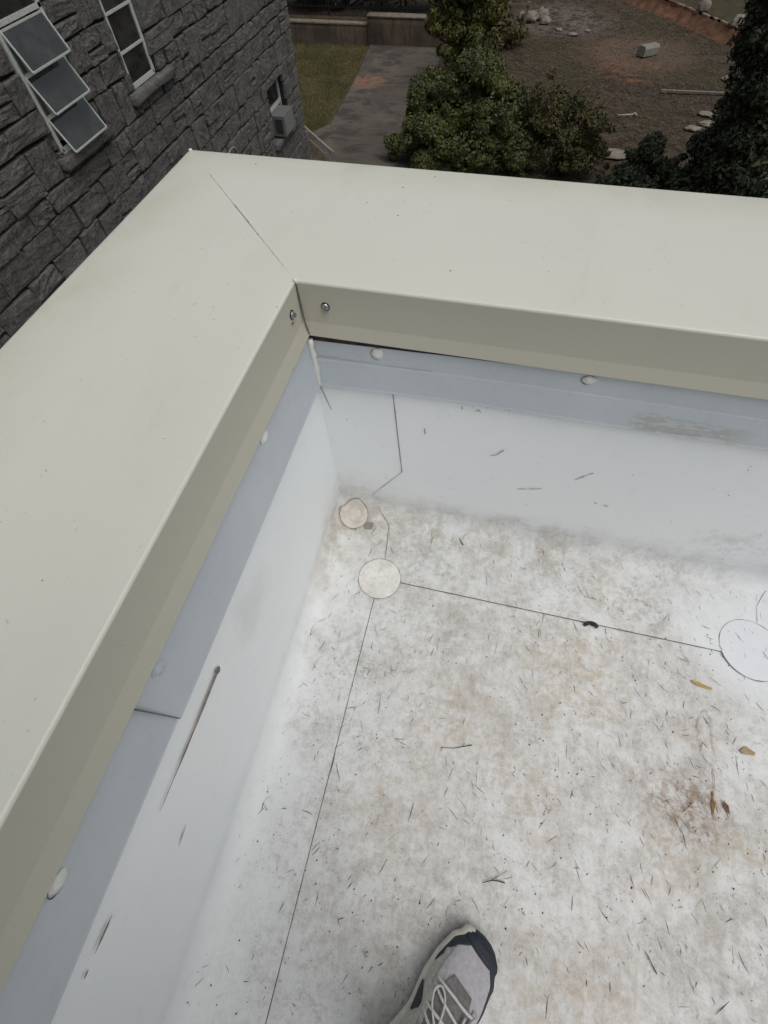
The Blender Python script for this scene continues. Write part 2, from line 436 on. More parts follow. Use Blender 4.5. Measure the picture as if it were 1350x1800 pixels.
# back strip, its left end cut along the seam
def t0(s):
    z = prof(s)[1]; d = prof(s)[0]
    if s < .53-RC:
        if z > .217: return .166+(.497-z)*.079
        return .188-(.217-z)*(.087/.141) if z > .076 else .101+(.076-z)*.3
    if d < .055: return .112+(d/.055)*.05
    return .162+(d-.055)*.12
def strip_back():
    mb = MB()
    srows = list(np.linspace(0, .53-RC, 34))+list(np.linspace(.53-RC, S_CR, 8))[1:]+list(np.linspace(S_CR, s_of_floor(SB), 16))[1:]
    us = [0, .004, .02]+list(np.arange(.05, 1.6, .04))+list(np.arange(1.7, XE-.2, .3))+[XE-.2]
    def fn(s, u):
        d, z = prof(s, .0026); x = t0(s)+u
        k = wav(x, z+5) if z > .05 else 0
        if z <= .05 and d > RC: z += .0012*mn.noise(Vector((x*4, d*4, 5)))+.0006
        return (x, -(d+k), z)
    mb.grid(fn, srows, us)
    mb.grid(lambda a, u: (t0(s_of_floor(SB))+u, -SB-a*.0006, .0032-.004*a), [0, 1], us)
    return P_(mb.build('membrane_sheet', M_MEM, smooth=True))
strip_back()['label'] = 'white membrane strip turned up the back parapet'

# ribbons lying on the roof or walls
def surf(kind, a, b, off):
    if kind == 'floor': return Vector((a, b, off+(floor_lift(a, b) if off < .1 else 0))), Vector((0, 0, 1))
    if kind == 'back': return Vector((a, -off, b)), Vector((0, -1, 0))
    return Vector((off, a, b)), Vector((1, 0, 0))
def ribbon(mb, kind, pts, w, off, jit=.35, step=.012, taper=False):
    P = []
    for (a, b), (c, d) in zip(pts[:-1], pts[1:]):
        n = max(1, int(math.hypot(c-a, d-b)/step))
        P += [(a+(c-a)*i/n, b+(d-b)*i/n) for i in range(n)]
    P.append(pts[-1]); m = len(P); base = len(mb.v); ph = random.random()*50
    for i, (a, b) in enumerate(P):
        a0, b0 = P[max(0, i-1)]; a1, b1 = P[min(m-1, i+1)]
        dx, dy = a1-a0, b1-b0; L = math.hypot(dx, dy) or 1; nx, ny = -dy/L, dx/L
        ww = (w(i/(m-1)) if callable(w) else w)*(1+jit*2*mn.noise(Vector((i*.35+ph, 0, 0))))
        for sgn in (-1, 1): mb.v.append(tuple(surf(kind, a+nx*ww*sgn/2, b+ny*ww*sgn/2, off)[0]))
    for i in range(m-1): mb.f.append([base+2*i, base+2*i+1, base+2*i+3, base+2*i+2])
def seam(name, kind, pts, w, off, mat=M_SEAM, **k):
    if name == 'stain_outline':
        q = []
        for (a, b), (c, d) in zip(pts[:-1], pts[1:]): q += [(a+(c-a)*i/5+.0035*mn.noise(Vector((a*300+i*.9, d*90, 0))), b+(d-b)*i/5+.0035*mn.noise(Vector((i*.9, c*300, b*200)))) for i in range(5)]
        pts = q+[pts[-1]]
    mb = MB(); ribbon(mb, kind, pts, w, off, **k); return P_(mb.build(name, mat))
seam('seam_line', 'floor', [(SA+.0012, -.272), (SA+.001, -1.6), (SA+.001, YE)], .0014, .0021)
seam('seam_line', 'floor', [(.229, -SB-.0014), (1.056, -SB-.0014)], .0017, .0024)
seam('seam_line', 'floor', [(1.19, -SB-.0014), (XE-.3, -SB-.0014)], .0018, .0024)
seam('seam_line', 'back', [(.1645, .497), (.1865, .217)], .0013, .0044)
seam('seam_line', 'back', [(.1865, .217), (.103, .080)], .0009, .0044)
seam('seam_line', 'floor', [(.118, -.012), (.150, -.040), (.1615, -.055), (.1735, -.158)], .0010, .0046)
seam('seam_line', 'floor', [(1.178, -.03), (1.150, -.08), (1.146, -.122)], .0008, .0046)
seam('seam_line', 'back', [(.006, .487), (.024, .41)], .0014, .0034)

# round patches
def disc(name, c, r, z, mat, wr=0., tilt=None, n=40, rings=6, seedv=0, label=None):
    mb = MB(); mb.v.append((0, 0, .0009))
    for k in range(1, rings+1):
        for i in range(n):
            a = 2*math.pi*i/n; q = k/rings
            rr = r*q*(1+.015*mn.noise(Vector((math.cos(a)*2, math.sin(a)*2, seedv))))
            h = .0009*(1-.25*q**6)+wr*mn.noise(Vector((rr*math.cos(a)*60, rr*math.sin(a)*60, seedv+4)))*(1-q**4)
            if tilt: h += tilt(rr*math.cos(a), rr*math.sin(a))
            mb.v.append((rr*math.cos(a), rr*math.sin(a), h))
    for i in range(n):
        mb.v.append((r*1.004*math.cos(2*math.pi*i/n), r*1.004*math.sin(2*math.pi*i/n), -.001+(tilt(r*math.cos(2*math.pi*i/n), r*math.sin(2*math.pi*i/n)) if tilt else 0)))
    for i in range(n): mb.f.append([0, 1+i, 1+(i+1) % n])
    for k in range(rings):
        for i in range(n):
            a = 1+k*n+i; b = 1+k*n+(i+1) % n; mb.f.append([a, a+n, b+n, b])
    mb.v = [(x+c[0], y+c[1], h+z) for x, y, h in mb.v]
    o = P_(mb.build(name, mat, smooth=bool(tilt)))
    if label: o['label'] = label
    # grime caught round the rim
    mb = MB(); ribbon(mb, 'floor', [(c[0]+(r+.0008)*math.cos(2*math.pi*i/48), c[1]+(r+.0008)*math.sin(2*math.pi*i/48)) for i in range(49)], .0012, z+.0007, .9)
    if tilt: mb.v = [(x, y, z+.0004+tilt(x-c[0], y-c[1])) for x, y, zz in mb.v]
    g = mb.build('rim_grime', M_RIM); g.parent = o
    return o
disc('patch', (.172, -.2195), .0575, .0028, M_PATCH, .0006, label='dirty round seam patch')
disc('patch', (1.122, -.197), .0745, .0030, M_NEWP, .0003, seedv=3, label='clean white round seam patch')
disc('corner_boot', (.052, -.046), .041, .0045, M_BOOT, .0055, tilt=lambda x, y: floor_lift(.052+x, -.046+y)+.0015, seedv=9, label='dirty wrinkled round corner patch')

# tide lines and brown stains beside the wrinkle
seam('stain_outline', 'floor', [(1.000, -.372), (1.007, -.395), (1.003, -.43), (1.007, -.462), (.998, -.487), (.985, -.478), (.975, -.462), (.977, -.447), (.971, -.437), (.976, -.42), (.974, -.405), (.984, -.378), (.993, -.370), (1.000, -.372)], .0011, .0044, M_STAINL, jit=.6, step=.006)
seam('stain_outline', 'floor', [(1.0, -.49), (.997, -.53), (1.0, -.575)], .0018, .0046, M_STAINL, jit=.6, step=.006)
seam('stain_streak', 'floor', [(.991, -.535), (.990, -.56), (.985, -.588)], lambda q: .0065*math.sin(math.pi*min(1, q+.08)), .0052, plain('rust_stain', (.22, .135, .07), .9, .1, .4, 60), jit=.5, step=.004)
seam('stain_streak', 'floor', [(1.012, -.548), (1.022, -.572)], lambda q: .009*math.sin(math.pi*min(1, q+.06)), .0048, plain('brown_crust', (.13, .085, .05), .9, .1, .5, 120), jit=.7, step=.003)
seam('stain_outline', 'floor', [(.90, -.575), (.915, -.592), (.93, -.590), (.945, -.575), (.955, -.578)], .0024, .0034, M_STAINL, jit=.8, step=.005)
seam('stain_outline', 'floor', [(.925, -.603), (.938, -.615), (.955, -.612)], .002, .0034, M_STAINL, jit=.8, step=.005)
# scuffs on the left upstand
seam('scuff_mark', 'left', [(-.586, .4125), (-.64, .412), (-.70, .4135), (-.774, .417)], lambda q: .0085*(1-q)**.7+.0005, .0044, M_SCUFF, jit=.25)
seam('scuff_mark', 'left', [(-.572, .414), (-.588, .4115)], lambda q: .006+.008*math.sin(q*3.1), .0046, M_SCUFF, jit=.6, step=.003)
seam('scuff_mark', 'left', [(-.880, .4355), (-.916, .4395)], lambda q: .0055*math.sin(math.pi*(q*.9+.05)), .0044, M_SCUFF)
seam('scuff_mark', 'left', [(-.930, .440), (-.938, .4405)], lambda q: .005*math.sin(math.pi*(q*.8+.1)), .0044, M_SCUFF, step=.002)
seam('scuff_mark', 'left', [(-.80, .30), (-.83, .296)], lambda q: .004*math.sin(math.pi*(q*.8+.1)), .0044, plain('scuff_faint', (.42, .40, .385), .9, .1, .2, 90), step=.004)

# grey metal counterflashing
def flashing(axis_, a, b, ztop, zbot, off, label):
    """axis_ 'x' = on the back wall from x=a to b ; 'y' = on the left wall"""
    mb = MB()
    us = np.linspace(a, b, max(2, int(abs(b-a)/.05)))
    prof_ = [(-.004, 0, None), (0.0, 0, None), (.25, .0006, None), (.40, .0008, None), (.43, .0020, None), (.97, .0085, None), (1.0, .0098, None), (1.0, .0035, None)]
    if axis_ == 'y': prof_ = [(-.004, 0, None), (0.0, 0, None), (.3, .0014, None), (.6, .0040, None), (.97, .0075, None), (1.0, .0085, None), (1.0, .0035, None)]
    def fn(u, i):
        q, d, _ = prof_[i]; zt = ztop(u) if callable(ztop) else ztop; zb = zbot(u) if callable(zbot) else zbot
        z = zt+(zb-zt)*q; dd = off+d+.0012*mn.noise(Vector((u*5, q*2, off*900)))
        return (u, -dd, z) if axis_ == 'x' else (dd, u, z)
    mb.grid(fn, list(us), list(range(len(prof_))))
    o = P_(mb.build('flashing', M_FLASH)); o['label'] = label
    md = o.modifiers.new('solid', 'SOLIDIFY'); md.thickness = .0008; md.offset = -1
    return o
FB = flashing('x', .006, XE-.2, lambda u: .5955+.011*min(1, u/.42)+.0012*mn.noise(Vector((u*14, 1, 1))), lambda u: .493+.012*min(1, u/.3), .0035, 'grey metal flashing strip along the back parapet')
FL1 = flashing('y', -.654, -.004, .607, .491, .0045, 'grey metal flashing strip on the left parapet, corner piece')
FL2 = flashing('y', YE, -.645, .607, .493, .003, 'grey metal flashing strip on the left parapet, near piece')
mb = MB(); mb.box((.0, -.0028, .53), (XE-.2, -.0005, .630)); mb.box((.0003, YE, .53), (.0026, -.0028, .630)); P_(mb.build('nailer', M_WOOD_DK))
def sub(o, parent):
    o.parent = parent; return o
# crease pressed into the back flashing, lap line on the left flashing
mb = MB(); ribbon(mb, 'back', [(.015, .563), (.15, .5635), (.24, .566)], .0007, .0072, .6); sub(mb.build('crease', plain('crease_grime', (.22, .235, .25), .7)), FB)
mb = MB(); mb.box((.0035, -.6555, .4905), (.0125, -.6540, .606)); sub(mb.build('lap_edge', plain('lap_edge_dark', (.14, .14, .155), .7)), FL1)  # thin dark grey strip along the lap edge
# sealant bead in the corner
mb = MB(); pts = [(.010+.003*mn.noise(Vector((i*.9, 0, 0))), -.0105-.002*mn.noise(Vector((i, 3, 0))), .603-.113*i/13) for i in range(14)]
mb.tube(pts, [.0058+.0045*abs(mn.noise(Vector((i*.7, 9, 0)))) for i in range(14)], 8); P_(mb.build('sealant_bead', M_SEAL, smooth=True))
# caulked fastener heads on the flashing
def dab(parent, kind, a, b, off, ra, rb, mat, wr=.0022, seedv=0):
    mb = MB(); n, rings = 16, 4; P0, N = surf(kind, a, b, off); pts = []
    for k in range(rings+1):
        q = k/rings
        for i in range(n):
            an = 2*math.pi*i/n; lump = 1+.30*mn.noise(Vector((math.cos(an)*1.5, math.sin(an)*1.5, seedv)))+.10*mn.noise(Vector((math.cos(an)*5, math.sin(an)*5, seedv)))
            h = .0042*math.sqrt(max(0, 1-q*q))+wr*mn.noise(Vector((q*math.cos(an)*3, q*math.sin(an)*3, seedv+5)))*(1-q)
            v = surf(kind, a+ra*q*lump*math.cos(an), b+rb*q*lump*math.sin(an), off+h)[0]; mb.v.append(tuple(v))
    for k in range(rings):
        for i in range(n): mb.f.append([k*n+i, k*n+(i+1) % n, (k+1)*n+(i+1) % n, (k+1)*n+i])
    o = mb.build('fastener_cap', mat, parent, smooth=True); mb = MB()
    ribbon(mb, kind, [(a-.0006+(ra+.0007)*math.cos(t), b-.0006+(rb+.0007)*math.sin(t)) for t in np.linspace(1.2, 4.6, 14)], .0010, off+.0006, .6, .003)
    mb.build('rim_grime', M_SEAM).parent = o
    return o
def inv(o): return o
dab(FB, 'back', .137, .586, .0046, .0115, .0125, M_SEAL, seedv=1)
dab(FB, 'back', .512, .5955, .0048, .0125, .0085, M_SEAL, .003, 2)
for x in (.93, 1.31, 1.69, 2.07): dab(FB, 'back', x, .589, .0046, .0115, .012, M_SEAL, seedv=x*9)
dab(FL1, 'left', -.239, .595, .0052, .0135, .0095, M_SEALW, seedv=3)
dab(FL1, 'left', -.606, .590, .0050, .0115, .012, M_FLASH, .002, 4)
dab(FL2, 'left', -.818, .590, .0042, .012, .0105, M_SEAL, seedv=5)
for y in (-1.2, -1.58, -1.96): dab(FL2, 'left', y, .590, .0042, .012, .0105, M_SEAL, seedv=y*7)

# coping: two mitred lengths, each a bent sheet
def coping(axis_):
    # profile points (w: 0 at the inner edge, positive outwards ; z)
    w_ = WB if axis_ == 'x' else WL
    P = [(-.0125, .6135), (-.0118, .6150), (-.0015, .6330), (0, .6355), (0, HC-.0045), (.0006, HC-.0018), (.002, HC-.0004), (.0045, HC)]
    P += [(w_*q, HC+.0006*math.sin(q*math.pi)) for q in (.1, .3, .5, .7, .9)]
    P += [(w_-.0045, HC), (w_-.002, HC-.0004), (w_-.0006, HC-.0018), (w_, HC-.0045), (w_, HC-.10), (w_+.012, HC-.118), (w_+.012, HC-.122)]
    mb = MB(); END = XE if axis_ == 'x' else -YE
    us = [0, .001, .004]+list(np.linspace(.06, 1, 60)**1.6)
    def fn(i, u):
        w, z = P[int(i)]
        # mitre: at the corner the run starts at -w (outer) or +|w| (inner)
        gap = .0
        ow = w*(WL/WB if (axis_ == 'x' and w > 0) else (WB/WL if w > 0 else 1))
        if axis_ == 'x':
            x = (-ow+gap)+u*(END+ow); return (x, w, z+.0008*mn.noise(Vector((x*2.2, w*5, 1)))*(1 if z > HC-.02 else .0))
        y = (-(-ow)-gap)-u*(END+ow); return (-w, y, z+.0008*mn.noise(Vector((y*2.2, w*5, 8)))*(1 if z > HC-.02 else .0))
    mb.grid(fn, list(range(len(P))), us)
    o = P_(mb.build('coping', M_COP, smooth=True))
    me = o.data; md = o.modifiers.new('es', 'EDGE_SPLIT'); md.split_angle = math.radians(38)
    return o
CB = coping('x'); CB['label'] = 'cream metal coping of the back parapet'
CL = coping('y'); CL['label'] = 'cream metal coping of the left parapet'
# mitre joint: hairline with grime in places
def lerp2(q): return (-WL*q, WB*q)
mb = MB()
for a, b, w in ((.30, .52, .0009), (.08, .30, .0005), (.52, .75, .0004)):
    ribbon(mb, 'floor', [lerp2(b), lerp2((a+b)/2), lerp2(a)], w, HC+.0016, .9, .006)
sub(mb.build('mitre_joint', plain('mitre_grime', (.40, .385, .33), .8)), CB).matrix_parent_inverse = Matrix()
mb = MB(); ribbon(mb, 'floor', [lerp2(.50), lerp2(.40), lerp2(.33)], .0008, HC+.0019, 1.6, .004)
sub(mb.build('mitre_joint', M_RIM), CB)
mb = MB(); mb.tube([(-.001, .001, HC+.001), (.0012, -.0012, HC-.012), (.0030, -.0030, .66), (.005, -.005, .637), (.012, -.012, .614)], [.0016, .0012, .0013, .0012, .0016], 6)
sub(mb.build('corner_joint', M_SEAM), CB)
mb = MB(); mb.tube([(-.003, .003, HC), (.001, -.001, HC+.001), (.003, -.001, HC-.006)], [.0015, .0045, .001], 8); sub(mb.build('sealant_dot', M_SEALW, smooth=True), CB)
mb = MB(); mb.tube([(-WL*.985, WB*.985, HC), (-WL*.985, WB*.985, HC+.003)], [.005, .003], 8); sub(mb.build('sealant_dot', M_SEALW, smooth=True), CB)
# hex screws with rubber washers on the coping skirt
def screw(parent, kind, a, b):
    def ring(r0, r1, h0, h1, n, mat, name, par):
        mb = MB()
        for r, h in ((r0, h0), (r1, h1), (0.0001, h1)):
            for i in range(n):
                t = 2*math.pi*i/n; mb.v.append(tuple(surf(kind, a+r*math.cos(t), b+r*math.sin(t), h)[0]))
        for k in range(2):
            for i in range(n): mb.f.append([k*n+i, k*n+(i+1) % n, (k+1)*n+(i+1) % n, (k+1)*n+i])
        return mb.build(name, mat, par)
    w = ring(.0078, .0072, .0002, .0024, 20, M_RUBBER, 'screw', parent); w['label'] = 'hex screw with black rubber washer'
    ring(.0062, .0055, .0024, .0034, 20, M_STEEL, 'steel_washer', w); ring(.0040, .0036, .0034, .0078, 6, plain('screw_head', (.25, .26, .27), .4, .5, .1, 50, 0, .8), 'hex_head', w)
screw(CB, 'back', .047, .668); screw(CL, 'left', -.039, .6735)
mb = MB()
for i in range(5): ribbon(mb, 'left', [(-.047+.0016*i, .662-.0004*i), (-.045+.0013*i, .656+.001*(i % 2))], .0007, .0006, .5, .002)
sub(mb.build('scribble', M_SEAM), CL)

# ------------------------------------------------------------------ STONE HOUSE
HX, HY = -5.0, 12.55
SH = empty('stone_house', (HX-3, 5, GZ)); tag(SH, 'dark grey rough stone house beyond the left parapet', 'house')
def H_(o):
    o.parent = SH; o.matrix_parent_inverse = Matrix.Translation((-(HX-3), -5, -GZ)); return o
OPEN = [(4.68, 5.46, -1.27, .75), (6.48, 7.13, -1.215, .75), (10.72, 11.68, -3.35, -2.50)]
def mat_stone():
    t = NT('rough_dark_granite', .9, .25)
    ob = t.n('ShaderNodeObjectInfo').outputs['Random']
    geo = t.n('ShaderNodeNewGeometry').outputs['Position']
    kv = t.n('ShaderNodeVectorMath'); kv.operation = 'ADD'; t.put(kv.inputs[0], geo)
    cx = t.n('ShaderNodeCombineXYZ'); t.put(cx.inputs[0], t.ma('MULTIPLY', ob, 37)); t.put(cx.inputs[1], t.ma('MULTIPLY', ob, 91)); t.put(kv.inputs[1], cx.outputs[0])
    p = kv.outputs[0]
    n1 = t.noise(2.0, 5, .6, .5, p); n2 = t.noise(9, 5, .78, .5, p); n3 = t.noise(1, 7, .75, .6, t.mp((5, 14, 40), (0.5, .2, .3), v=p)); n4 = t.noise(34, 3, .8, 0, p)
    c = t.mix(t.rng(n1, .3, .7), (.10, .10, .10), (.17, .166, .158))
    c = t.mix(t.ma('MULTIPLY', ob, .6), c, (.13, .122, .112))
    c = t.mix(t.ma('MULTIPLY', t.rng(n2, .50, .72), .8), c, (.040, .038, .038))
    c = t.mix(t.ma('MULTIPLY', t.rng(n3, .52, .68), .7), c, (.28, .262, .24))
    c = t.mix(t.ma('MULTIPLY', t.rng(n4, .50, .66), .72), c, (.035, .034, .034))
    t.col(c); t.bump(t.ma('ADD', t.ma('MULTIPLY', n2, 1.6), t.ma('ADD', n3, t.ma('MULTIPLY', n4, 1.0))), .75, .028); return t.m
M_STONE = mat_stone()
M_MORT = plain('dark_mortar', (.022, .021, .020), .95, .1, .3, 8, .4)
M_IN = plain('dark_room', (.02, .021, .022), .9, .1, .3, 2)
# backing wall with openings
yb = sorted({-6.0, HY-.04, *[o[0] for o in OPEN], *[o[1] for o in OPEN]}); zb = sorted({GZ-.3, 3.6, *[o[2] for o in OPEN], *[o[3] for o in OPEN]})
BX = HX-.055
mb = MB()
for y0, y1 in zip(yb[:-1], yb[1:]):
    for z0, z1 in zip(zb[:-1], zb[1:]):
        cy, cz = (y0+y1)/2, (z0+z1)/2
        if any(o[0] < cy < o[1] and o[2] < cz < o[3] for o in OPEN): continue
        n = len(mb.v); mb.v += [(BX, y0, z0), (BX, y1, z0), (BX, y1, z1), (BX, y0, z1)]; mb.f.append([n, n+1, n+2, n+3])
n = len(mb.v)
mb.v += [(BX, HY-.04, GZ-.3), (BX-7, HY-.04, GZ-.3), (BX-7, HY-.04, 3.6), (BX, HY-.04, 3.6), (BX, -6, 3.6), (BX-7, -6, 3.6), (BX, -6, GZ-.3), (BX-7, -6, GZ-.3)]
mb.f += [[n, n+1, n+2, n+3], [n+3, n+2, n+5, n+4], [n+6, n+4, n+5, n+7], [n+1, n+7, n+5, n+2]]
H_(mb.build('wall', M_MORT))
# stones
VAR = []
def stone_mesh(k):
    r = random.Random(100+k); nu, nv = 5, 5; mb = MB()
    jit = [[(r.uniform(-.05, .05), r.uniform(-.06, .06)) for _ in range(2)] for _ in range(2)]
    def fn(u, v):
        eu = min(u, 1-u); ev = min(v, 1-v)
        ju = sum(w*jit[a][b][0] for a, b, w in ((0,0,(1-u)*(1-v)),(1,0,u*(1-v)),(0,1,(1-u)*v),(1,1,u*v)))
        jv = sum(w*jit[a][b][1] for a, b, w in ((0,0,(1-u)*(1-v)),(1,0,u*(1-v)),(0,1,(1-u)*v),(1,1,u*v)))
        e = min(eu, ev); d = .012*(1-math.exp(-e*40))+.018*mn.noise(Vector((u*1.6+k*9, v*1.6, k)))+.012*mn.noise(Vector((u*4.5+k, v*4.5, k*3)))+.008*abs(mn.noise(Vector((u*9+k, v*9, k*5))))
        return (max(-.02, d), u-.5+ju, v-.5+jv)
    us = [0, .03, .16, .30, .44, .58, .72, .86, .97, 1]; mb.grid(fn, us, us); m = len(us)
    # sides
    rim = [(0, j) for j in range(m)]+[(i, m-1) for i in range(1, m)]+[(m-1, j) for j in range(m-2, -1, -1)]+[(i, 0) for i in range(m-2, 0, -1)]
    b0 = len(mb.v)
    for i, j in rim:
        v = mb.v[i*m+j]; mb.v.append((-.07, v[1], v[2]))
    for q in range(len(rim)):
        i, j = rim[q]; i2, j2 = rim[(q+1) % len(rim)]
        mb.f.append([i*m+j, i2*m+j2, b0+(q+1) % len(rim), b0+q])
    me = bpy.data.meshes.new('stone'); me.from_pydata(mb.v, [], mb.f)
    bm = bmesh.new(); bm.from_mesh(me); bmesh.ops.recalc_face_normals(bm, faces=bm.faces); bm.to_mesh(me); bm.free()
    me.materials.append(M_STONE); return me
VAR = [stone_mesh(k) for k in range(22)]
rs = random.Random(5); rects = []
z = GZ-.2
while z < 3.4:
    h = rs.choice([.22, .27, .30, .33, .37, .42]); y = -6.0-rs.random()*.4
    while y < HY-.02:
        w = rs.choice([.24, .3, .36, .42, .5, .6, .72])*rs.uniform(.9, 1.1)
        if HY-(y+w) < .2: w = HY-y
        if h > .32 and rs.random() < .33:
            q = rs.uniform(.38, .62); rects += [(y, y+w, z, z+h*q), (y, y+w, z+h*q, z+h)]
        elif h > .29 and w > .48 and rs.random() < .4:
            q = rs.uniform(.3, .5); k = rs.uniform(.4, .6); rects += [(y, y+w*q, z, z+h), (y+w*q, y+w, z, z+h*k), (y+w*q, y+w, z+h*k, z+h)]
        else: rects.append((y, y+w, z, z+h))
        y += w
    z += h
def cut(rects, o):
    out = []
    for a, b, c, d in rects:
        if b <= o[0] or a >= o[1] or d <= o[2] or c >= o[3]: out.append((a, b, c, d)); continue
        if a < o[0]-.05: out.append((a, o[0], c, d))
        if b > o[1]+.05: out.append((o[1], b, c, d))
        ya, yb_ = max(a, o[0]), min(b, o[1])
        if c < o[2]-.05: out.append((ya, yb_, c, o[2]))
        if d > o[3]+.05: out.append((ya, yb_, o[3], d))
    return out
SILLS = [(4.54, 5.60, -1.40, -1.275), (6.28, 7.45, -1.335, -1.22), (10.55, 11.85, -3.50, -3.355)]
for o in OPEN+SILLS: rects = cut(rects, o)
def px(P):
    q = CM.transposed() @ (Vector(P)-CAM)
    if q.z > -.05: return None
    return 675+FPX*q.x/-q.z, 900+FPX*q.y/q.z
def area(r):
    a, b, c, d = r; p = px((HX, (a+b)/2, (c+d)/2))
    if p is None or not (-25 < p[0] < 560 and -25 < p[1] < 640): return 0
    lim = 263+(333-p[0])*1.042 if p[0] < 333 else 263+(p[0]-333)*.083
    if p[1] > lim+12: return 0
    p1 = px((HX, b, c)); p2 = px((HX, a, c)); p3 = px((HX, a, d))
    return abs((p1[0]-p2[0])*(p3[1]-p2[1])-(p1[1]-p2[1])*(p3[0]-p2[0]))
ar = sorted([(area(r), i) for i, r in enumerate(rects)], reverse=True)
top = {i for a, i in ar[:298] if a > 0}
restV, restF = [], []
J = .014
for i, (a, b, c, d) in enumerate(rects):
    me = VAR[rs.randrange(len(VAR))]; w = b-a-J; h = d-c-J*1.7; fl = -1 if rs.random() < .5 else 1
    off = rs.uniform(-.016, .014)
    if i in top:
        o = bpy.data.objects.new('stone', me); link(o); o.location = (HX+off-.012, (a+b)/2, (c+d)/2); o.scale = (1, w, h*fl); o.rotation_euler = (rs.uniform(-.018, .018), 0, 0)
        H_(o)
    elif -6.2 < a and c > GZ-.3:
        n0 = sum(len(v) for v in restV)
        v = np.empty((len(me.vertices), 3), dtype=np.float32); me.vertices.foreach_get('co', v.ravel())
        v = v*np.array([1, w, h])+np.array([HX+off-.012, (a+b)/2, (c+d)/2]); restV.append(v)
        restF.append(np.array([list(p.vertices) for p in me.polygons])+n0)
o = H_(mesh_np('stone_courses', np.concatenate(restV), np.concatenate(restF), M_STONE)); o['kind'] = 'stuff'
# sills
def rough_block(a, b, mat, name, amp=.02, seg=.07, seedv=0):
    mb = MB(); bm = bmesh.new(); bmesh.ops.create_cube(bm, size=1)
    n = 8; bmesh.ops.subdivide_edges(bm, edges=bm.edges, cuts=4, use_grid_fill=True)
    for v in bm.verts:
        p = Vector((a[0]+(v.co.x+.5)*(b[0]-a[0]), a[1]+(v.co.y+.5)*(b[1]-a[1]), a[2]+(v.co.z+.5)*(b[2]-a[2])))
        p += Vector((mn.noise(p*7+Vector((seedv, 0, 0))), mn.noise(p*7+Vector((0, seedv+9, 0))), mn.noise(p*7+Vector((0, 0, seedv+20)))))*amp
        c0 = Vector([(a[i]+b[i])/2 for i in range(3)])
        if sum(abs(q) > .49 for q in v.co) >= 2: p = p+(c0-p).normalized()*amp*.9
        v.co = p
    me = bpy.data.meshes.new(name); bm.to_mesh(me); bm.free(); me.materials.append(mat)
    me.polygons.foreach_set('use_smooth', np.ones(len(me.polygons), dtype=bool))
    return link(bpy.data.objects.new(name, me))
for k, (a, b, c, d) in enumerate(SILLS): H_(rough_block((HX-.3, a, c), (HX+.09, b, d), M_STONE, 'sill', .022, seedv=k*7))
# glass and frames
def mat_glass():
    t = NT('window_glass', .05, .5); t.t.nodes.remove(t.b)
    tr = t.n('ShaderNodeBsdfTransparent'); tr.inputs[0].default_value = (.72, .76, .75, 1)
    gl = t.n('ShaderNodeBsdfGlossy'); gl.inputs['Roughness'].default_value = .04; gl.inputs[0].default_value = (.95, .97, .97, 1)
    df = t.n('ShaderNodeBsdfDiffuse'); t.put(df.inputs[0], (.16, .17, .165))
    fr = t.n('ShaderNodeFresnel'); fr.inputs[0].default_value = 1.5
    mx = t.n('ShaderNodeMixShader'); t.put(mx.inputs[0], t.ma('MINIMUM', t.ma('ADD', t.ma('MULTIPLY', fr.outputs[0], 1.3), .02), 1.0)); t.t.links.new(tr.outputs[0], mx.inputs[1]); t.t.links.new(gl.outputs[0], mx.inputs[2])
    m2 = t.n('ShaderNodeMixShader'); t.put(m2.inputs[0], t.rng(t.noise(6, 5, .7), .35, .8, .06, .24)); t.t.links.new(mx.outputs[0], m2.inputs[1]); t.t.links.new(df.outputs[0], m2.inputs[2])
    t.t.links.new(m2.outputs[0], t.o.inputs[0]); return t.m
M_GLASS = mat_glass()
M_ALU = plain('dull_aluminium', (.46, .48, .45), .45, .5, .12, 30, .1)
M_CURT = plain('pale_curtain', (.34, .34, .32), .9, .1, .12, 5)
def recess(o, depth=.9):
    a, b, c, d = o; mb = MB(); x0, x1 = BX-.0, BX-depth
    v = [(x0,a,c),(x0,b,c),(x0,b,d),(x0,a,d),(x1,a,c),(x1,b,c),(x1,b,d),(x1,a,d)]
    mb.v = v; mb.f = [[4,5,6,7],[0,4,7,3],[1,2,6,5],[0,1,5,4],[3,7,6,2]]; return mb.build('reveal', M_IN)
def frame_rect(mb, P, t, th):
    """P: four corners TL,TR,BR,BL ; bars of width t"""
    P = [Vector(p) for p in P]
    for i in range(4):
        p, q = P[i], P[(i+1) % 4]; mb.bar(p, q, t, th)
def window(o, fx, label):
    w = empty('window', ((HX, (o[0]+o[1])/2, o[2]))); w['label'] = label; H_(w); return w
def W_(ob, w):
    ob.parent = w; ob.matrix_parent_inverse = Matrix.Translation(-Vector(w.location)); return ob
def pane(P, w, name='pane'):
    mb = MB(); P = [Vector(p) for p in P]; n = (P[1]-P[0]).cross(P[3]-P[0]).normalized()*.002
    mb.v = [tuple(p+n) for p in P]+[tuple(p-n) for p in P]; mb.f = [[0,1,2,3],[7,6,5,4],[0,4,5,1],[1,5,6,2],[2,6,7,3],[3,7,4,0]]
    return W_(mb.build(name, M_GLASS), w)
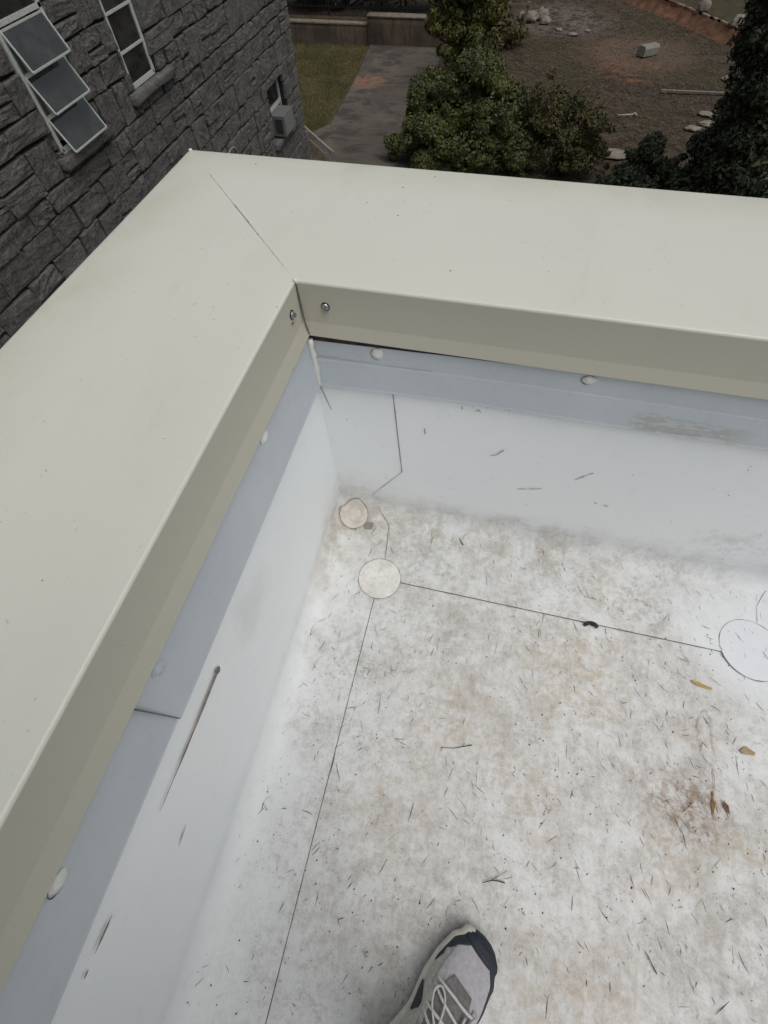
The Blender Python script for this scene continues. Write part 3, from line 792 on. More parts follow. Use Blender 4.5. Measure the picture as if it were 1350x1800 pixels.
# window with three awning sashes
o = OPEN[0]; w = window(o, HX, 'window with three open awning sashes'); W_(recess(o), w)
mb = MB(); fx = HX-.02
frame_rect(mb, [(fx, o[0]+.02, .73), (fx, o[1]-.02, .73), (fx, o[1]-.02, o[2]+.02), (fx, o[0]+.02, o[2]+.02)], .04, .05)
mb.box((fx-.03, o[0], -.222), (fx+.02, o[1], -.185)); mb.box((fx-.03, o[0], -.60), (fx+.0, o[1], -.585)); mb.box((fx-.03, o[0], -.955), (fx+.0, o[1], -.94))
W_(mb.build('frame', M_ALU), w)
pane([(fx, o[0]+.03, .70), (fx, o[1]-.03, .70), (fx, o[1]-.03, -.19), (fx, o[0]+.03, -.19)], w)
y0, y1 = 4.725, 5.42
for zt, zbm, dx in ((-.245, -.548, .135), (-.597, -.895, .150), (-.949, -1.250, .150)):
    Pq = [(HX, y0, zt), (HX, y1, zt), (HX+dx, y1, zbm), (HX+dx, y0, zbm)]
    mb = MB(); frame_rect(mb, Pq, .016, .016); s_ = W_(mb.build('sash', M_ALU), w)
    g = pane(Pq, w); 
mb = MB()
for k in range(7):
    yy = o[0]+.1+.095*k; mb.obox((BX-.18, yy+.02, -.25), (.012, .03, 0), (-.008, .02, 0), (0, 0, 1.0))
cu = W_(mb.build('curtain', M_CURT), w)
mb = MB(); mb.box((BX-.16, o[0]+.30, -1.25), (BX-.12, o[0]+.60, .7)); W_(mb.build('blind', M_CURT), w)
# tall sash window
o = OPEN[1]; w = window(o, HX, 'tall window with dark panes above a rough stone sill'); W_(recess(o), w); fx = HX-.05
mb = MB(); frame_rect(mb, [(fx, o[0]+.02, .73), (fx, o[1]-.02, .73), (fx, o[1]-.02, o[2]+.02), (fx, o[0]+.02, o[2]+.02)], .035, .05)
for zz in (-.87, -.515, -.16, .2): mb.box((fx-.025, o[0], zz-.012), (fx+.02, o[1], zz+.012))
W_(mb.build('frame', M_ALU), w)
for z0, z1 in ((-1.2, -.87), (-.87, -.515), (-.515, -.16), (-.16, .2), (.2, .72)): pane([(fx, o[0]+.03, z1), (fx, o[1]-.03, z1), (fx, o[1]-.03, z0), (fx, o[0]+.03, z0)], w)
mb = MB(); mb.box((BX-.22, 6.80, -1.18), (BX-.2, 7.12, .72)); W_(mb.build('blind', M_CURT), w)
# far window with the air conditioner
o = OPEN[2]; w = window(o, HX, 'far low window with an air conditioner in it'); W_(recess(o), w); fx = HX-.17
mb = MB(); frame_rect(mb, [(fx, o[0]+.02, o[3]-.02), (fx, o[1]-.02, o[3]-.02), (fx, o[1]-.02, o[2]+.02), (fx, o[0]+.02, o[2]+.02)], .05, .05)
mb.box((fx-.02, o[0], -2.96), (fx+.03, o[1], -2.90)); W_(mb.build('frame', M_ALU), w)
pane([(fx, o[0]+.03, o[3]-.03), (fx, o[1]-.03, o[3]-.03), (fx, o[1]-.03, -2.93), (fx, o[0]+.03, -2.93)], w)
AC = empty('window_air_conditioner', (HX, 11.1, -3.34)); tag(AC, 'pale box air conditioner sticking out of the low far window of the stone house', 'air conditioner')
def A_(ob):
    ob.parent = AC; ob.matrix_parent_inverse = Matrix.Translation(-Vector(AC.location)); return ob
M_AC = plain('pale_enamel', (.135, .14, .137), .5, .4, .1, 12)
mb = MB(); mb.box((HX-.25, 10.86, -3.33), (HX+.20, 11.45, -2.96)); A_(mb.build('case', M_AC, bevel=.012))
mb = MB(); mb.box((HX-.02, 10.853, -3.27), (HX+.15, 10.858, -3.02)); A_(mb.build('side_vent', plain('dark_vent', (.03, .032, .035), .7)))
for k in range(8):
    mb = MB(); zz = -3.30+.04*k; mb.box((HX+.201, 10.90, zz), (HX+.208, 11.41, zz+.018)); A_(mb.build('grille_slat', plain('vent_slat', (.20, .205, .205), .6) if k == 0 else bpy.data.materials['vent_slat']))
# round hood on the wall and the low sloped guard at the house corner
mb = MB()
arc = [(HX+.02, 8.58+.22*math.cos(a), -2.86+.17*math.sin(a)) for a in np.linspace(-.4, math.pi+.4, 16)]
mb.tube(arc, .018, 6); hood = mb.build('pipe_loop', plain('grey_pipe', (.22, .22, .22), .5)); tag(hood, 'grey bent pipe loop on the stone wall just past the coping corner', 'pipe')
SG = empty('stair_guard', (-4.8, 12.6, GZ)); tag(SG, 'sloping pale wooden guard at the far corner of the stone house', 'stair guard')
def G_(ob):
    ob.parent = SG; ob.matrix_parent_inverse = Matrix.Translation(-Vector(SG.location)); return ob
M_PALE = plain('weathered_pale_wood', (.21, .20, .185), .8, .2, .2, 8, .3)
d = Vector((-4.38+5.12, 0, -4.32+3.80)); p0 = Vector((-5.12, 12.62, -3.80)); p1 = p0+d
mb = MB(); mb.bar(p0+Vector((0, .06, .03)), p1+Vector((0, .06, .03)), .07, .05); G_(mb.build('rail', M_PALE))
mb = MB(); mb.v = [tuple(p0+Vector((0, 0, -.10))), tuple(p1+Vector((-.12, 0, -.06))), tuple(p1+Vector((-.12, 0, -.36))), tuple(p0+Vector((0, 0, -.34)))]; mb.f = [[0, 1, 2, 3]]
n = len(mb.v); mb.v += [(x, y+.03, z) for x, y, z in mb.v]; mb.f += [[7, 6, 5, 4], [0, 4, 5, 1], [1, 5, 6, 2], [2, 6, 7, 3], [3, 7, 4, 0]]
G_(mb.build('panel', plain('aged_board', (.20, .17, .12), .85, .2, .3, 10)))
mb = MB(); mb.box((-5.08, 12.6, GZ), (-4.98, 12.7, -3.85)); mb.box((-4.56, 12.63, GZ), (-4.48, 12.7, -4.28)); G_(mb.build('post', M_PALE))

# ------------------------------------------------------------------ RETAINING WALL, FENCE, TERRACE EDGE
def mat_conc():
    t = NT('stained_retaining_concrete', .9, .2); n = t.noise(1.3, 6, .7, .4); st = t.noise(1, 6, .7, .4, t.mp((5, 5, .8))); f = t.noise(18, 6, .75)
    c = t.mix(t.rng(n, .35, .65), (.075, .060, .045), (.125, .098, .072)); c = t.mix(t.ma('MULTIPLY', t.rng(st, .48, .64), .7), c, (.045, .042, .038))
    c = t.mix(t.ma('MULTIPLY', t.rng(f, .55, .75), .5), c, (.17, .145, .115)); t.col(c); t.bump(f, .5, .02); return t.m
RW = empty('retaining_wall', (-7, 24.9, GZ)); tag(RW, 'low stained concrete retaining wall stepped up at the driveway end', 'wall')
mc = mat_conc()
def RW_(ob):
    ob.parent = RW; ob.matrix_parent_inverse = Matrix.Translation(-Vector(RW.location)); return ob
RW_(rough_block((-16, 24.75, GZ-.2), (-6.55, 25.1, -4.76), mc, 'wall_section', .012))
RW_(rough_block((-6.545, 24.68, GZ-.2), (-2.0, 25.1, -4.51), mc, 'wall_section', .012, seedv=4))
cp = mat_conc(); cp.name = 'pale_capping'
capm = plain('worn_cap_concrete', (.16, .14, .11), .9, .2, .25, 6, .3)
RW_(rough_block((-16, 24.72, -4.755), (-6.56, 25.14, -4.70), capm, 'capping', .008, seedv=2))
RW_(rough_block((-6.55, 24.65, -4.505), (-1.95, 25.14, -4.455), capm, 'capping', .008, seedv=6))
# black metal fence
FE = empty('metal_fence', (-8, 25.5, -4.6)); tag(FE, 'black metal picket fence above the retaining wall', 'fence')
mblk = plain('black_fence_paint', (.012, .012, .013), .5, .4, .2, 9)
def FE_(ob):
    ob.parent = FE; ob.matrix_parent_inverse = Matrix.Translation(-Vector(FE.location)); return ob
mb = MB(); mb.box((-.011, -.011, 0), (.011, .011, 1.75)); pk = mb.build('picket', mblk); first = True
for i in range(105):
    x = -13.2+i*.11
    ob = pk if first else bpy.data.objects.new('picket', pk.data)
    if not first: link(ob)
    first = False; ob.location = (x, 25.5, -4.70); FE_(ob)
for zz in (-4.45, -3.1): mb = MB(); mb.box((-13.3, 25.515, zz), (-1.6, 25.55, zz+.04)); FE_(mb.build('rail', mblk))
for x in (-13.25, -10.8, -8.4, -6.0, -3.6): mb = MB(); mb.box((x-.035, 25.5, -4.7), (x+.035, 25.57, -2.75)); FE_(mb.build('post', mblk))

# brick edge of the upper terrace, right
TE = empty('brick_edging', (6.5, 29, GZ)); tag(TE, 'low crumbling red brick edging wall of the upper terrace at top right', 'wall')
def TE_(ob):
    ob.parent = TE; ob.matrix_parent_inverse = Matrix.Translation(-Vector(TE.location)); return ob
M_BRICK = plain('old_red_brick', (.17, .085, .058), .9, .2, .35, 3, .4); M_CLAYF = plain('red_clay_bank', (.115, .062, .040), .95, .1, .4, 3, .5)
e0, e1 = Vector((8.9, 25.7, 0)), Vector((4.0, 32.75, 0)); ed = (e1-e0); EL = ed.length; ed.normalize(); en = Vector((-ed.y, ed.x, 0))
bank = MB(); bank.grid(lambda u, v: tuple(e0+ed*u*EL+en*(.02+.5*(1-v)**1.6+.12*mn.noise(Vector((u*9, v*2, 1))))+Vector((0, 0, GZ-.05+.36*v))), list(np.linspace(0, 1, 40)), list(np.linspace(0, 1, 6)))
TE_(bank.build('clay_bank', M_CLAYF, smooth=True))
mb = MB(); mb.box((-.1, -.05, -.033), (.1, .05, .033)); bk = mb.build('brick', M_BRICK, bevel=.006, seg=1); first = True
M_BRP = plain('pale_worn_brick', (.30, .21, .16), .9, .2, .3, 5, .3); bk2 = bk.data.copy(); bk2.materials.clear(); bk2.materials.append(M_BRP)
for row in range(3):
    for i in range(int(EL/.215)):
        if row == 2 and rs.random() < .18: continue
        ob = bk if first else bpy.data.objects.new('brick', bk2 if (row == 2 and rs.random() < .55) else bk.data)
        if not first: link(ob)
        first = False
        p = e0+ed*(.1+(i+.5*(row % 2))*.215)-en*.04
        ob.location = (p.x+rs.uniform(-.015, .015), p.y+rs.uniform(-.015, .015), GZ+.19+row*.075+rs.uniform(-.006, .006)); ob.rotation_euler = (rs.uniform(-.03, .03), rs.uniform(-.03, .03), math.atan2(ed.y, ed.x)+rs.uniform(-.08, .08)); TE_(ob)

# ------------------------------------------------------------------ YARD OBJECTS
def boulder(name, c, r, mat, label, cat, squash=.8, seedv=0, group=None):
    bm = bmesh.new(); bmesh.ops.create_icosphere(bm, subdivisions=3, radius=1)
    for v in bm.verts:
        k = 1+.45*mn.noise(v.co*1.6+Vector((seedv*3.7, 0, 0)))+.26*mn.noise(v.co*4+Vector((0, seedv, 0)))
        v.co = Vector((v.co.x*r[0]*k, v.co.y*r[1]*k, max(-.4*r[2], v.co.z*r[2]*k)))
    me = bpy.data.meshes.new(name); bm.to_mesh(me); bm.free(); me.materials.append(mat)
    me.polygons.foreach_set('use_smooth', np.ones(len(me.polygons), dtype=bool))
    o = link(bpy.data.objects.new(name, me)); o.location = c; return tag(o, label, cat, group)
M_ROCK = plain('yard_rock', (.20, .18, .155), .9, .2, .25, 4, .5); M_LIME = plain('pale_limestone', (.20, .18, .15), .9, .2, .2, 5, .5)
boulder('boulder', (6.85, 29.0, GZ+.48), (.22, .20, .26), M_ROCK, 'upright grey stone on the terrace, farther of the two', 'stone', seedv=1)
boulder('boulder', (7.95, 27.35, GZ+.44), (.27, .22, .19), M_ROCK, 'rounded grey stone on the brick edging, nearer of the two', 'stone', seedv=5)
for c, r, lab, sv in (((3.05, 16.45, GZ+.02), (.60, .30, .045), 'broad flat pale stone beside the ivy mound', 2), ((5.69, 18.6, GZ+.02), (.24, .17, .04), 'small pale stone nearest the ivy-covered tree', 3),
                      ((6.15, 19.0, GZ+.02), (.25, .2, .04), 'middle pale stone of the group by the ivy-covered tree', 4), ((6.4, 19.75, GZ+.02), (.44, .26, .045), 'largest pale flat stone by the ivy-covered tree', 6),
                      ((7.25, 22.9, GZ+.02), (.22, .16, .06), 'lone round pale stone at the edge of the ivy', 8), ((2.45, 15.7, GZ+.02), (.22, .14, .035), 'small pale stone left of the broad flat one', 12)):
    boulder('pale_stone', c, r, M_LIME, lab, 'stone', seedv=sv, group='pale stones on the dirt')
# concrete block lying on the clay
mb = MB(); L, w_, h_ = .52, .24, .26
cb_ = [(-.24, 0), (.24, 0), (.24, .30), (.16, .40), (-.16, .40), (-.24, .30)]
mb.v = [(-.46, a, b) for a, b in cb_]+[(.46, a, b) for a, b in cb_]; n = 6
mb.f = [list(range(5, -1, -1)), list(range(6, 12))]+[[i, (i+1) % 6, 6+(i+1) % 6, 6+i] for i in range(6)]
blk = mb.build('concrete_block', plain('pale_block', (.19, .185, .165), .85, .2, .12, 5, .3), bevel=.02); blk.location = (4.62, 25.1, GZ-.02); blk.rotation_euler = (.0, .03, .72); blk.scale = (.82, .82, .72)
tag(blk, 'pale grey concrete block lying on bare red clay', 'concrete block')
# wooden cross post
PO = empty('wooden_post', (-.32, 26.2, GZ)); tag(PO, 'weathered wooden post with a crossboard behind the shrubs', 'post')
mp_ = plain('grey_wood', (.17, .145, .115), .9, .2, .25, 8, .3)
mb = MB(); mb.box((-.06, -.05, 0), (.06, .05, 1.05)); ob = mb.build('upright', mp_, PO, bevel=.008); ob.rotation_euler = (0, .06, 0)
mb = MB(); mb.box((-.95, -.075, .93), (.12, -.051, 1.0)); mb.build('crossboard', mp_, PO, bevel=.006)
# pipe on the dirt
mb = MB(); mb.tube([(3.40, 19.15, GZ+.03), (3.86, 19.30, GZ+.03), (3.95, 19.40, GZ+.04), (4.0, 19.24, GZ+.03)], .025, 8)
tag(mb.build('bent_pipe', plain('pale_pipe', (.33, .29, .24), .6), smooth=True), 'thin pale bent pipe lying on the dirt', 'pipe')
# rubble heap behind the post
for c, r_, mt, lab in (((-.15, 28.5, GZ+.12), (.34, .25, .20), M_LIME, 'largest pale slab lump in the rubble heap behind the wooden post'), ((.35, 28.9, GZ+.1), (.28, .2, .22), M_ROCK, 'grey lump at the back of the rubble heap behind the wooden post'),
                       ((.55, 28.3, GZ+.06), (.22, .16, .13), M_LIME, 'small pale lump at the right end of the rubble heap'), ((-.5, 28.8, GZ+.06), (.2, .18, .15), M_ROCK, 'grey lump at the left end of the rubble heap')):
    boulder('rubble_piece', c, r_, mt, lab, 'rubble', seedv=c[0]*9, group='rubble heap behind the post')
for c, r_, lab in (((1.15, 27.5, GZ+.01), (.14, .10, .05), 'pale rubble chip nearest the rubble heap'), ((1.75, 27.0, GZ+.01), (.19, .11, .05), 'longest pale rubble chip between heap and block'), ((2.35, 27.5, GZ+.01), (.10, .08, .04), 'small pale rubble chip left of the concrete block')):
    boulder('rubble_chip', c, r_, M_LIME, lab, 'rubble', seedv=c[0]*5, group='rubble chips on the dirt')
mb = MB(); mb.obox((6.0, 21.5, GZ+.02), (1.1, .04, 0), (-.002, .045, 0), (0, 0, .03)); tag(mb.build('timber', mp_), 'weathered timber half sunk in the dirt left of the ivy', 'timber')

# ------------------------------------------------------------------ VEGETATION
def mat_leaf(name, a, b, c, sc=1.3, spec=.3):
    t = NT(name, .6, spec); geo = t.n('ShaderNodeNewGeometry').outputs['Position']
    n1 = t.noise(sc, 3, .6, 0, geo); n2 = t.noise(sc*9, 3, .6, 0, geo)
    k = t.mix(t.rng(n1, .35, .65), a, b); k = t.mix(t.ma('MULTIPLY', t.rng(n2, .52, .72), .75), k, c); t.col(k)
    t.b.inputs['Subsurface Weight'].default_value = 0
    return t.m
M_LDARK = mat_leaf('dark_green_leaf', (.038, .052, .017), (.078, .088, .024), (.155, .145, .04))
M_LYEL = mat_leaf('yellow_green_leaf', (.045, .058, .018), (.12, .115, .025), (.17, .135, .03), 1.0)
M_LBRN = mat_leaf('autumn_shrub_leaf', (.050, .056, .020), (.095, .080, .030), (.17, .14, .04), 1.6)
M_IVY = mat_leaf('ivy_leaf', (.022, .031, .015), (.036, .046, .020), (.060, .070, .030), 1.1, .4)
M_TWIG = plain('bark', (.075, .058, .043), .9, .1, .3, 9, .4)
def leaves(lumps, n, size, seedv, shell=.55, droop=.3):
    r = np.random.default_rng(seedv); lumps = np.asarray(lumps, dtype=float)      # cx cy cz rx ry rz
    wgt = (lumps[:, 3]*lumps[:, 5]+lumps[:, 4]*lumps[:, 3])*(.35+1.1*r.random(len(lumps))); wgt /= wgt.sum()
    k = r.choice(len(lumps), n, p=wgt); d = r.normal(size=(n, 3)); d /= np.linalg.norm(d, axis=1)[:, None]
    rad = shell+(1.06-shell)*r.random(n)**.6; stray = r.random(n) < .06; rad[stray] *= 1.16
    c = lumps[k, :3]+d*rad[:, None]*lumps[k, 3:]
    nrm = d*.7+r.normal(size=(n, 3))*.55+np.array([0, 0, .35]); nrm /= np.linalg.norm(nrm, axis=1)[:, None]
    a = np.cross(nrm, r.normal(size=(n, 3))); a /= np.linalg.norm(a, axis=1)[:, None]; b = np.cross(nrm, a)
    s = size*(.45+1.3*r.random(n)**1.6)[:, None]
    V = np.stack([c-a*s, c+b*s*.45+nrm*s*.12, c+a*s, c-b*s*.45+nrm*s*.12], 1).reshape(-1, 3)
    return V, np.arange(4*n).reshape(-1, 4)
def lumpify(main, n, r0, r1, seedv):
    r = np.random.default_rng(seedv); out = []; main = np.asarray(main, dtype=float)
    w = main[:, 3]*main[:, 5]; w /= w.sum()
    for i in range(n):
        m = main[r.choice(len(main), p=w)]; d = r.normal(size=3); d[2] = abs(d[2])*.9-.15 if r.random() < .8 else d[2]; d /= np.linalg.norm(d)
        far = r.random() < .30; c = m[:3]+d*m[3:]*(r.uniform(1.0, 1.22) if far else r.uniform(.55, .98)); q = r.uniform(r0, r1)*(.45 if far else 1); out.append([*c, q*r.uniform(.8, 1.3), q*r.uniform(.8, 1.3), q*r.uniform(.6, 1.0)])
    return out
def shrub(name, label, base, main, nl, r0, r1, n, size, mat, seedv, cat='bush', group=None, stems=7, inner=.15):
    e = empty(name, base); tag(e, label, cat, group)
    L = lumpify(main, nl, r0, r1, seedv)
    V, F = leaves(L, n, size, seedv); V2, F2 = leaves([[*m[:3], m[3]*.8, m[4]*.8, m[5]*.85] for m in main], int(n*inner), size*1.2, seedv+1, .2)
    o = mesh_np('foliage', np.concatenate([V, V2]), np.concatenate([F, F2+len(V)]), mat); o.parent = e; o.matrix_parent_inverse = Matrix.Translation(-Vector(base))
    rr = random.Random(seedv); mb = MB()
    for i in range(stems):
        t = rr.choice(L); b = Vector(base)+Vector((rr.uniform(-.25, .25), rr.uniform(-.25, .25), -.05)); q = Vector(t[:3])
        mid_ = b.lerp(q, .5)+Vector((rr.uniform(-.2, .2), rr.uniform(-.2, .2), .15)); mb.tube([b, mid_, q], [.045, .03, .012], 6)
    s_ = mb.build('stem', M_TWIG, smooth=True); s_.parent = e; s_.matrix_parent_inverse = Matrix.Translation(-Vector(base)); return e
shrub('leafy_bush', 'large dense dark green bush beside the driveway', (-1.4, 15.6, GZ), [(-1.9, 15.8, -4.55, 1.25, 1.2, .95), (-.7, 15.6, -4.5, 1.15, 1.2, 1.0), (-1.25, 16.0, -3.85, .95, .9, .95), (-2.3, 15.9, -4.2, .7, .7, .7), (-.1, 15.7, -4.35, .85, .8, .8), (.55, 15.4, -4.75, .8, .8, .6), (-1.2, 15.0, -4.85, 2.1, 1.0, .7)],
      230, .10, .36, 140000, .038, M_LDARK, 21, stems=9)
shrub('tall_shrub', 'tall yellow-green shrub in front of the retaining wall', (-2.1, 21.5, GZ), [(-2.3, 21.5, -3.7, 1.05, .9, 1.3), (-1.9, 21.4, -2.9, 1.0, .9, 1.0), (-2.0, 21.3, -4.5, .6, .6, .8)], 110, .16, .42, 60000, .048, M_LYEL, 31, stems=8)
shrub('autumn_shrub', 'sparse brownish yellow shrub right of the large dark bush', (1.6, 15.0, GZ), [(1.5, 15.1, -4.6, 1.0, .8, .8), (2.1, 15.2, -4.2, .6, .6, .55), (1.1, 15.4, -4.15, .75, .7, .75), (2.3, 15.0, -4.9, .6, .6, .4)], 80, .10, .28, 30000, .036, M_LBRN, 41, stems=16)
# bare shoots poking from the autumn shrub
sh = bpy.data.objects['autumn_shrub']; mb = MB(); rr = random.Random(3)
for i in range(26):
    b = Vector((1.5+rr.uniform(-.5, .6), 15.1+rr.uniform(-.3, .3), -4.3)); q = b+Vector((rr.uniform(-.35, .75), rr.uniform(-.2, .2), rr.uniform(.5, 1.05))); mb.tube([b, b.lerp(q, .6)+Vector((0, 0, .05)), q], [.010, .007, .003], 4)
ob = mb.build('shoot', M_TWIG); ob.parent = sh; ob.matrix_parent_inverse = Matrix.Translation(-Vector(sh.location))
# ivy covered tree at right
IT = empty('ivy_tree', (5.6, 13.2, GZ)); tag(IT, 'tall tree trunk smothered in dark ivy at the right edge', 'tree')
mb = MB(); mb.tube([(5.6, 13.2, GZ-.1), (5.55, 13.2, -3.5), (5.2, 13.15, -1.5), (5.15, 13.2, .3), (5.3, 13.3, 1.8)], [.42, .36, .32, .27, .2], 12)
ob = mb.build('trunk', M_TWIG, smooth=True); ob.parent = IT; ob.matrix_parent_inverse = Matrix.Translation(-Vector(IT.location))
main = [(cx, 13.1, zz, rr, 1.0, .7) for zz, cx, rr in ((-4.7, 5.55, 1.35), (-3.9, 5.55, 1.08), (-3.1, 5.55, 1.0), (-2.5, 5.38, 1.0), (-1.9, 5.22, 1.0), (-1.2, 5.08, 1.0), (-.4, 5.05, .95), (.4, 5.1, .9), (1.2, 5.2, .8))]
L = lumpify(main, 230, .16, .36, 51)+main; V, F = leaves(L, 120000, .048, 52, .5)
ob = mesh_np('crown', V, F, M_IVY); ob.parent = IT; ob.matrix_parent_inverse = Matrix.Translation(-Vector(IT.location))
shrub('ivy_mound', 'low ivy-smothered mound left of the ivy-covered tree', (3.75, 14.0, GZ), [(3.65, 14.1, -4.75, .62, .6, .75), (4.6, 13.9, -4.9, .8, .7, .55), (5.6, 13.7, -4.9, 1.2, .9, .5), (3.4, 13.3, -5.0, 1.3, .8, .35)], 60, .15, .32, 36000, .045, M_IVY, 61, stems=5)
shrub('back_hedge', 'dark hedge behind the black fence', (-8, 26.5, -4.7), [(-12, 26.5, -3.7, 2.2, .7, 1.3), (-9, 26.5, -3.7, 2.2, .7, 1.3), (-6, 26.5, -3.7, 2.2, .7, 1.3), (-3.4, 26.5, -3.7, 1.6, .7, 1.3)], 110, .3, .5, 60000, .07, M_IVY, 71, cat='hedge', stems=8)
shrub('low_brush', 'low green brush growing under the wooden post', (-.7, 25.2, GZ), [(-.9, 25.3, -4.95, .8, .5, .45), (-1.4, 23.8, -5.0, .6, .5, .35)], 24, .15, .3, 7000, .06, M_LBRN, 81, stems=4)

# grass on the lawn
def blades(poly, n, h, w, seedv, zbase, lean=.5):
    r = np.random.default_rng(seedv); P = np.array(poly); lo, hi = P.min(0), P.max(0); pts = []
    while len(pts) < n:
        q = lo+(hi-lo)*r.random((n, 2)); ins = np.zeros(len(q), bool); j = len(P)-1
        for i in range(len(P)):
            xi, yi = P[i]; xj, yj = P[j]
            ins ^= ((yi > q[:, 1]) != (yj > q[:, 1])) & (q[:, 0] < (xj-xi)*(q[:, 1]-yi)/(yj-yi+1e-9)+xi); j = i
        pts.extend(q[ins].tolist())
    p = np.array(pts[:n]); a = r.random(n)*6.283; hh = h*(.4+.9*r.random(n))
    dx = np.stack([np.cos(a), np.sin(a)], 1)*w; ln = r.normal(size=(n, 2))*hh[:, None]*lean
    z0 = np.full(n, zbase)
    V = np.stack([np.column_stack([p-dx, z0]), np.column_stack([p+dx, z0]), np.column_stack([p+ln, z0+hh])], 1).reshape(-1, 3)
    return V, np.arange(3*n).reshape(-1, 3)
V, F = blades([(-9.6, 14), (-5.75, 14), (-6.33, 16.4), (-6.0, 17.0), (-6.12, 20.8), (-6.5, 24.5), (-11, 24.5)], 60000, .065, .006, 91, GZ)
o = mesh_np('lawn_grass', V, F, mat_leaf('grass_blade', (.062, .066, .022), (.115, .096, .042), (.15, .12, .06), .9)); tag(o, 'patchy short grass of the lawn beside the driveway', 'grass', kind='stuff')
# leaf litter on the dirt
r = np.random.default_rng(5); n = 16000
p = np.column_stack([r.uniform(-3.2, 11, n), r.uniform(13.5, 33, n)]); keep = ~((p[:, 0] < -2.6) & (p[:, 1] < 25)); p = p[keep]; n = len(p)
a = r.random(n)*6.283; s = .018+.035*r.random(n); u = np.stack([np.cos(a), np.sin(a)], 1)*s[:, None]; v = np.stack([-np.sin(a), np.cos(a)], 1)*s[:, None]*.6; tz = r.normal(size=(n, 2))*.008
z0 = np.full(n, GZ+.012)
V = np.stack([np.column_stack([p-u, z0+.01+tz[:, 0]]), np.column_stack([p+v, z0+.014+tz[:, 1]]), np.column_stack([p+u, z0+.01-tz[:, 0]]), np.column_stack([p-v, z0+.008])], 1).reshape(-1, 3)
o = mesh_np('leaf_litter', V, np.arange(4*n).reshape(-1, 4), mat_leaf('dead_leaf', (.045, .034, .022), (.085, .062, .040), (.15, .115, .075), 1.5)); tag(o, 'dead leaves strewn over the brown dirt yard', 'leaves', kind='stuff')

# ------------------------------------------------------------------ DEBRIS ON THE ROOF
M_NEEDLE = plain('dry_needle', (.065, .053, .040), .85, .2, .55, 25)
M_FAINT = plain('scratch_grey', (.43, .41, .375), .9, .1, .25, 40)
def litter(name, n, mat, lmin, lmax, wmin, wmax, seedv, region, thick=.0006, curl=.10, bias=None):
    r = random.Random(seedv); mb = MB()
    for i in range(n):
        for _ in range(20):
            x = r.uniform(*region[0]); y = r.uniform(*region[1])
            if .55+.9*mn.noise(Vector((x*3.5, y*3.5, seedv))) > r.random(): break
        L = lmin+(lmax-lmin)*r.random()**3.2; w = r.uniform(wmin, wmax); a = r.uniform(0, math.pi)
        if bias and r.random() < .6: a = (1.25 if x < .45 else 2.05)+r.gauss(0, .35)
        z = floor_lift(x, y)+(.0046 if (x < SA or y > -SB) else fh(x, y)+.0012)
        c = r.uniform(-curl, curl); q = []
        for k in (-1, 0, 1):
            aa = a+c*k; q.append((x+math.cos(aa)*L*.5*k, y+math.sin(aa)*L*.5*k))
        nx, ny = -math.sin(a)*w/2, math.cos(a)*w/2; b0 = len(mb.v)
        for k, (qx, qy) in enumerate(q):
            f = (.35, 1, .25)[k]; mb.v += [(qx-nx*f, qy-ny*f, z), (qx+nx*f, qy+ny*f, z), (qx, qy, z+thick)]
        for k in range(2):
            b = b0+3*k; mb.f += [[b, b+3, b+5, b+2], [b+1, b+2, b+5, b+4]]
    return mb.build(name, mat)
tag(litter('needle_litter', 1250, M_NEEDLE, .0025, .030, .0006, .0012, 3, ((.03, 1.75), (-1.3, -.035)), bias=True), 'dark dry pine needles scattered over the white roof', 'pine needles', kind='stuff')
tag(litter('long_needle_litter', 130, M_NEEDLE, .010, .042, .0008, .0014, 23, ((.05, 1.75), (-1.3, -.04)), bias=True), 'longer dark needles lying across the white roof', 'pine needles', kind='stuff')
tag(litter('scratch_litter', 1500, M_FAINT, .003, .026, .0005, .0012, 8, ((.02, 1.75), (-1.3, -.035)), .0002, .12, True), 'faint grey bits of dry grass stuck to the white roof', 'dry grass', kind='stuff')
def specks(name, spots, mat):
    r = random.Random(77); mb = MB()
    for kind, a, b, off, s in spots:
        P0, N = surf(kind, a, b, off); N = Vector(N); u = N.orthogonal().normalized(); v = N.cross(u); b0 = len(mb.v); n = 5; an = r.random()*6
        el = r.uniform(.5, 1)
        for i in range(n):
            t = an+6.283*i/n; q = P0+u*math.cos(t)*s*r.uniform(.6, 1.2)+v*math.sin(t)*s*el*r.uniform(.6, 1.2); mb.v.append(tuple(q))
        mb.v.append(tuple(P0+N*s*.6))
        for i in range(n): mb.f.append([b0+i, b0+(i+1) % n, b0+n])
    return mb.build(name, mat)
r = random.Random(12); sp = []
def ok(x, y, k): return .5+1.0*mn.noise(Vector((x*4, y*4, k))) > r.random()
while len(sp) < 2300:
    x, y = r.uniform(.02, 1.75), r.uniform(-1.3, -.03)
    if ok(x, y, 2): sp.append(('floor', x, y, (.0042 if (x < SA or y > -SB) else fh(x, y)+.0004), .0005+.0019*r.random()**3))
for i in range(150): sp.append(('back', r.uniform(.05, 1.3), .07+.42*r.random(), .0042, .0004+.0013*r.random()**3))
for i in range(40): sp.append(('left', -r.uniform(.03, .9), .07+.41*r.random(), .0034, .0004+.0009*r.random()**3))
for i in range(14): sp.append(('back', r.uniform(.05, .9), .51+.08*r.random(), .0105, .0004+.0008*r.random()**2))
for i in range(60): sp.append(('back', r.uniform(.01, .5), .487+.008*r.random(), .0042, .0004+.0009*r.random()**2))
tag(specks('grit', sp, plain('dark_grit', (.055, .047, .037), .9, .1, .4, 40)), 'dark grit and seed specks sprinkled over the white roof membrane', 'grit', kind='stuff')
sp = []
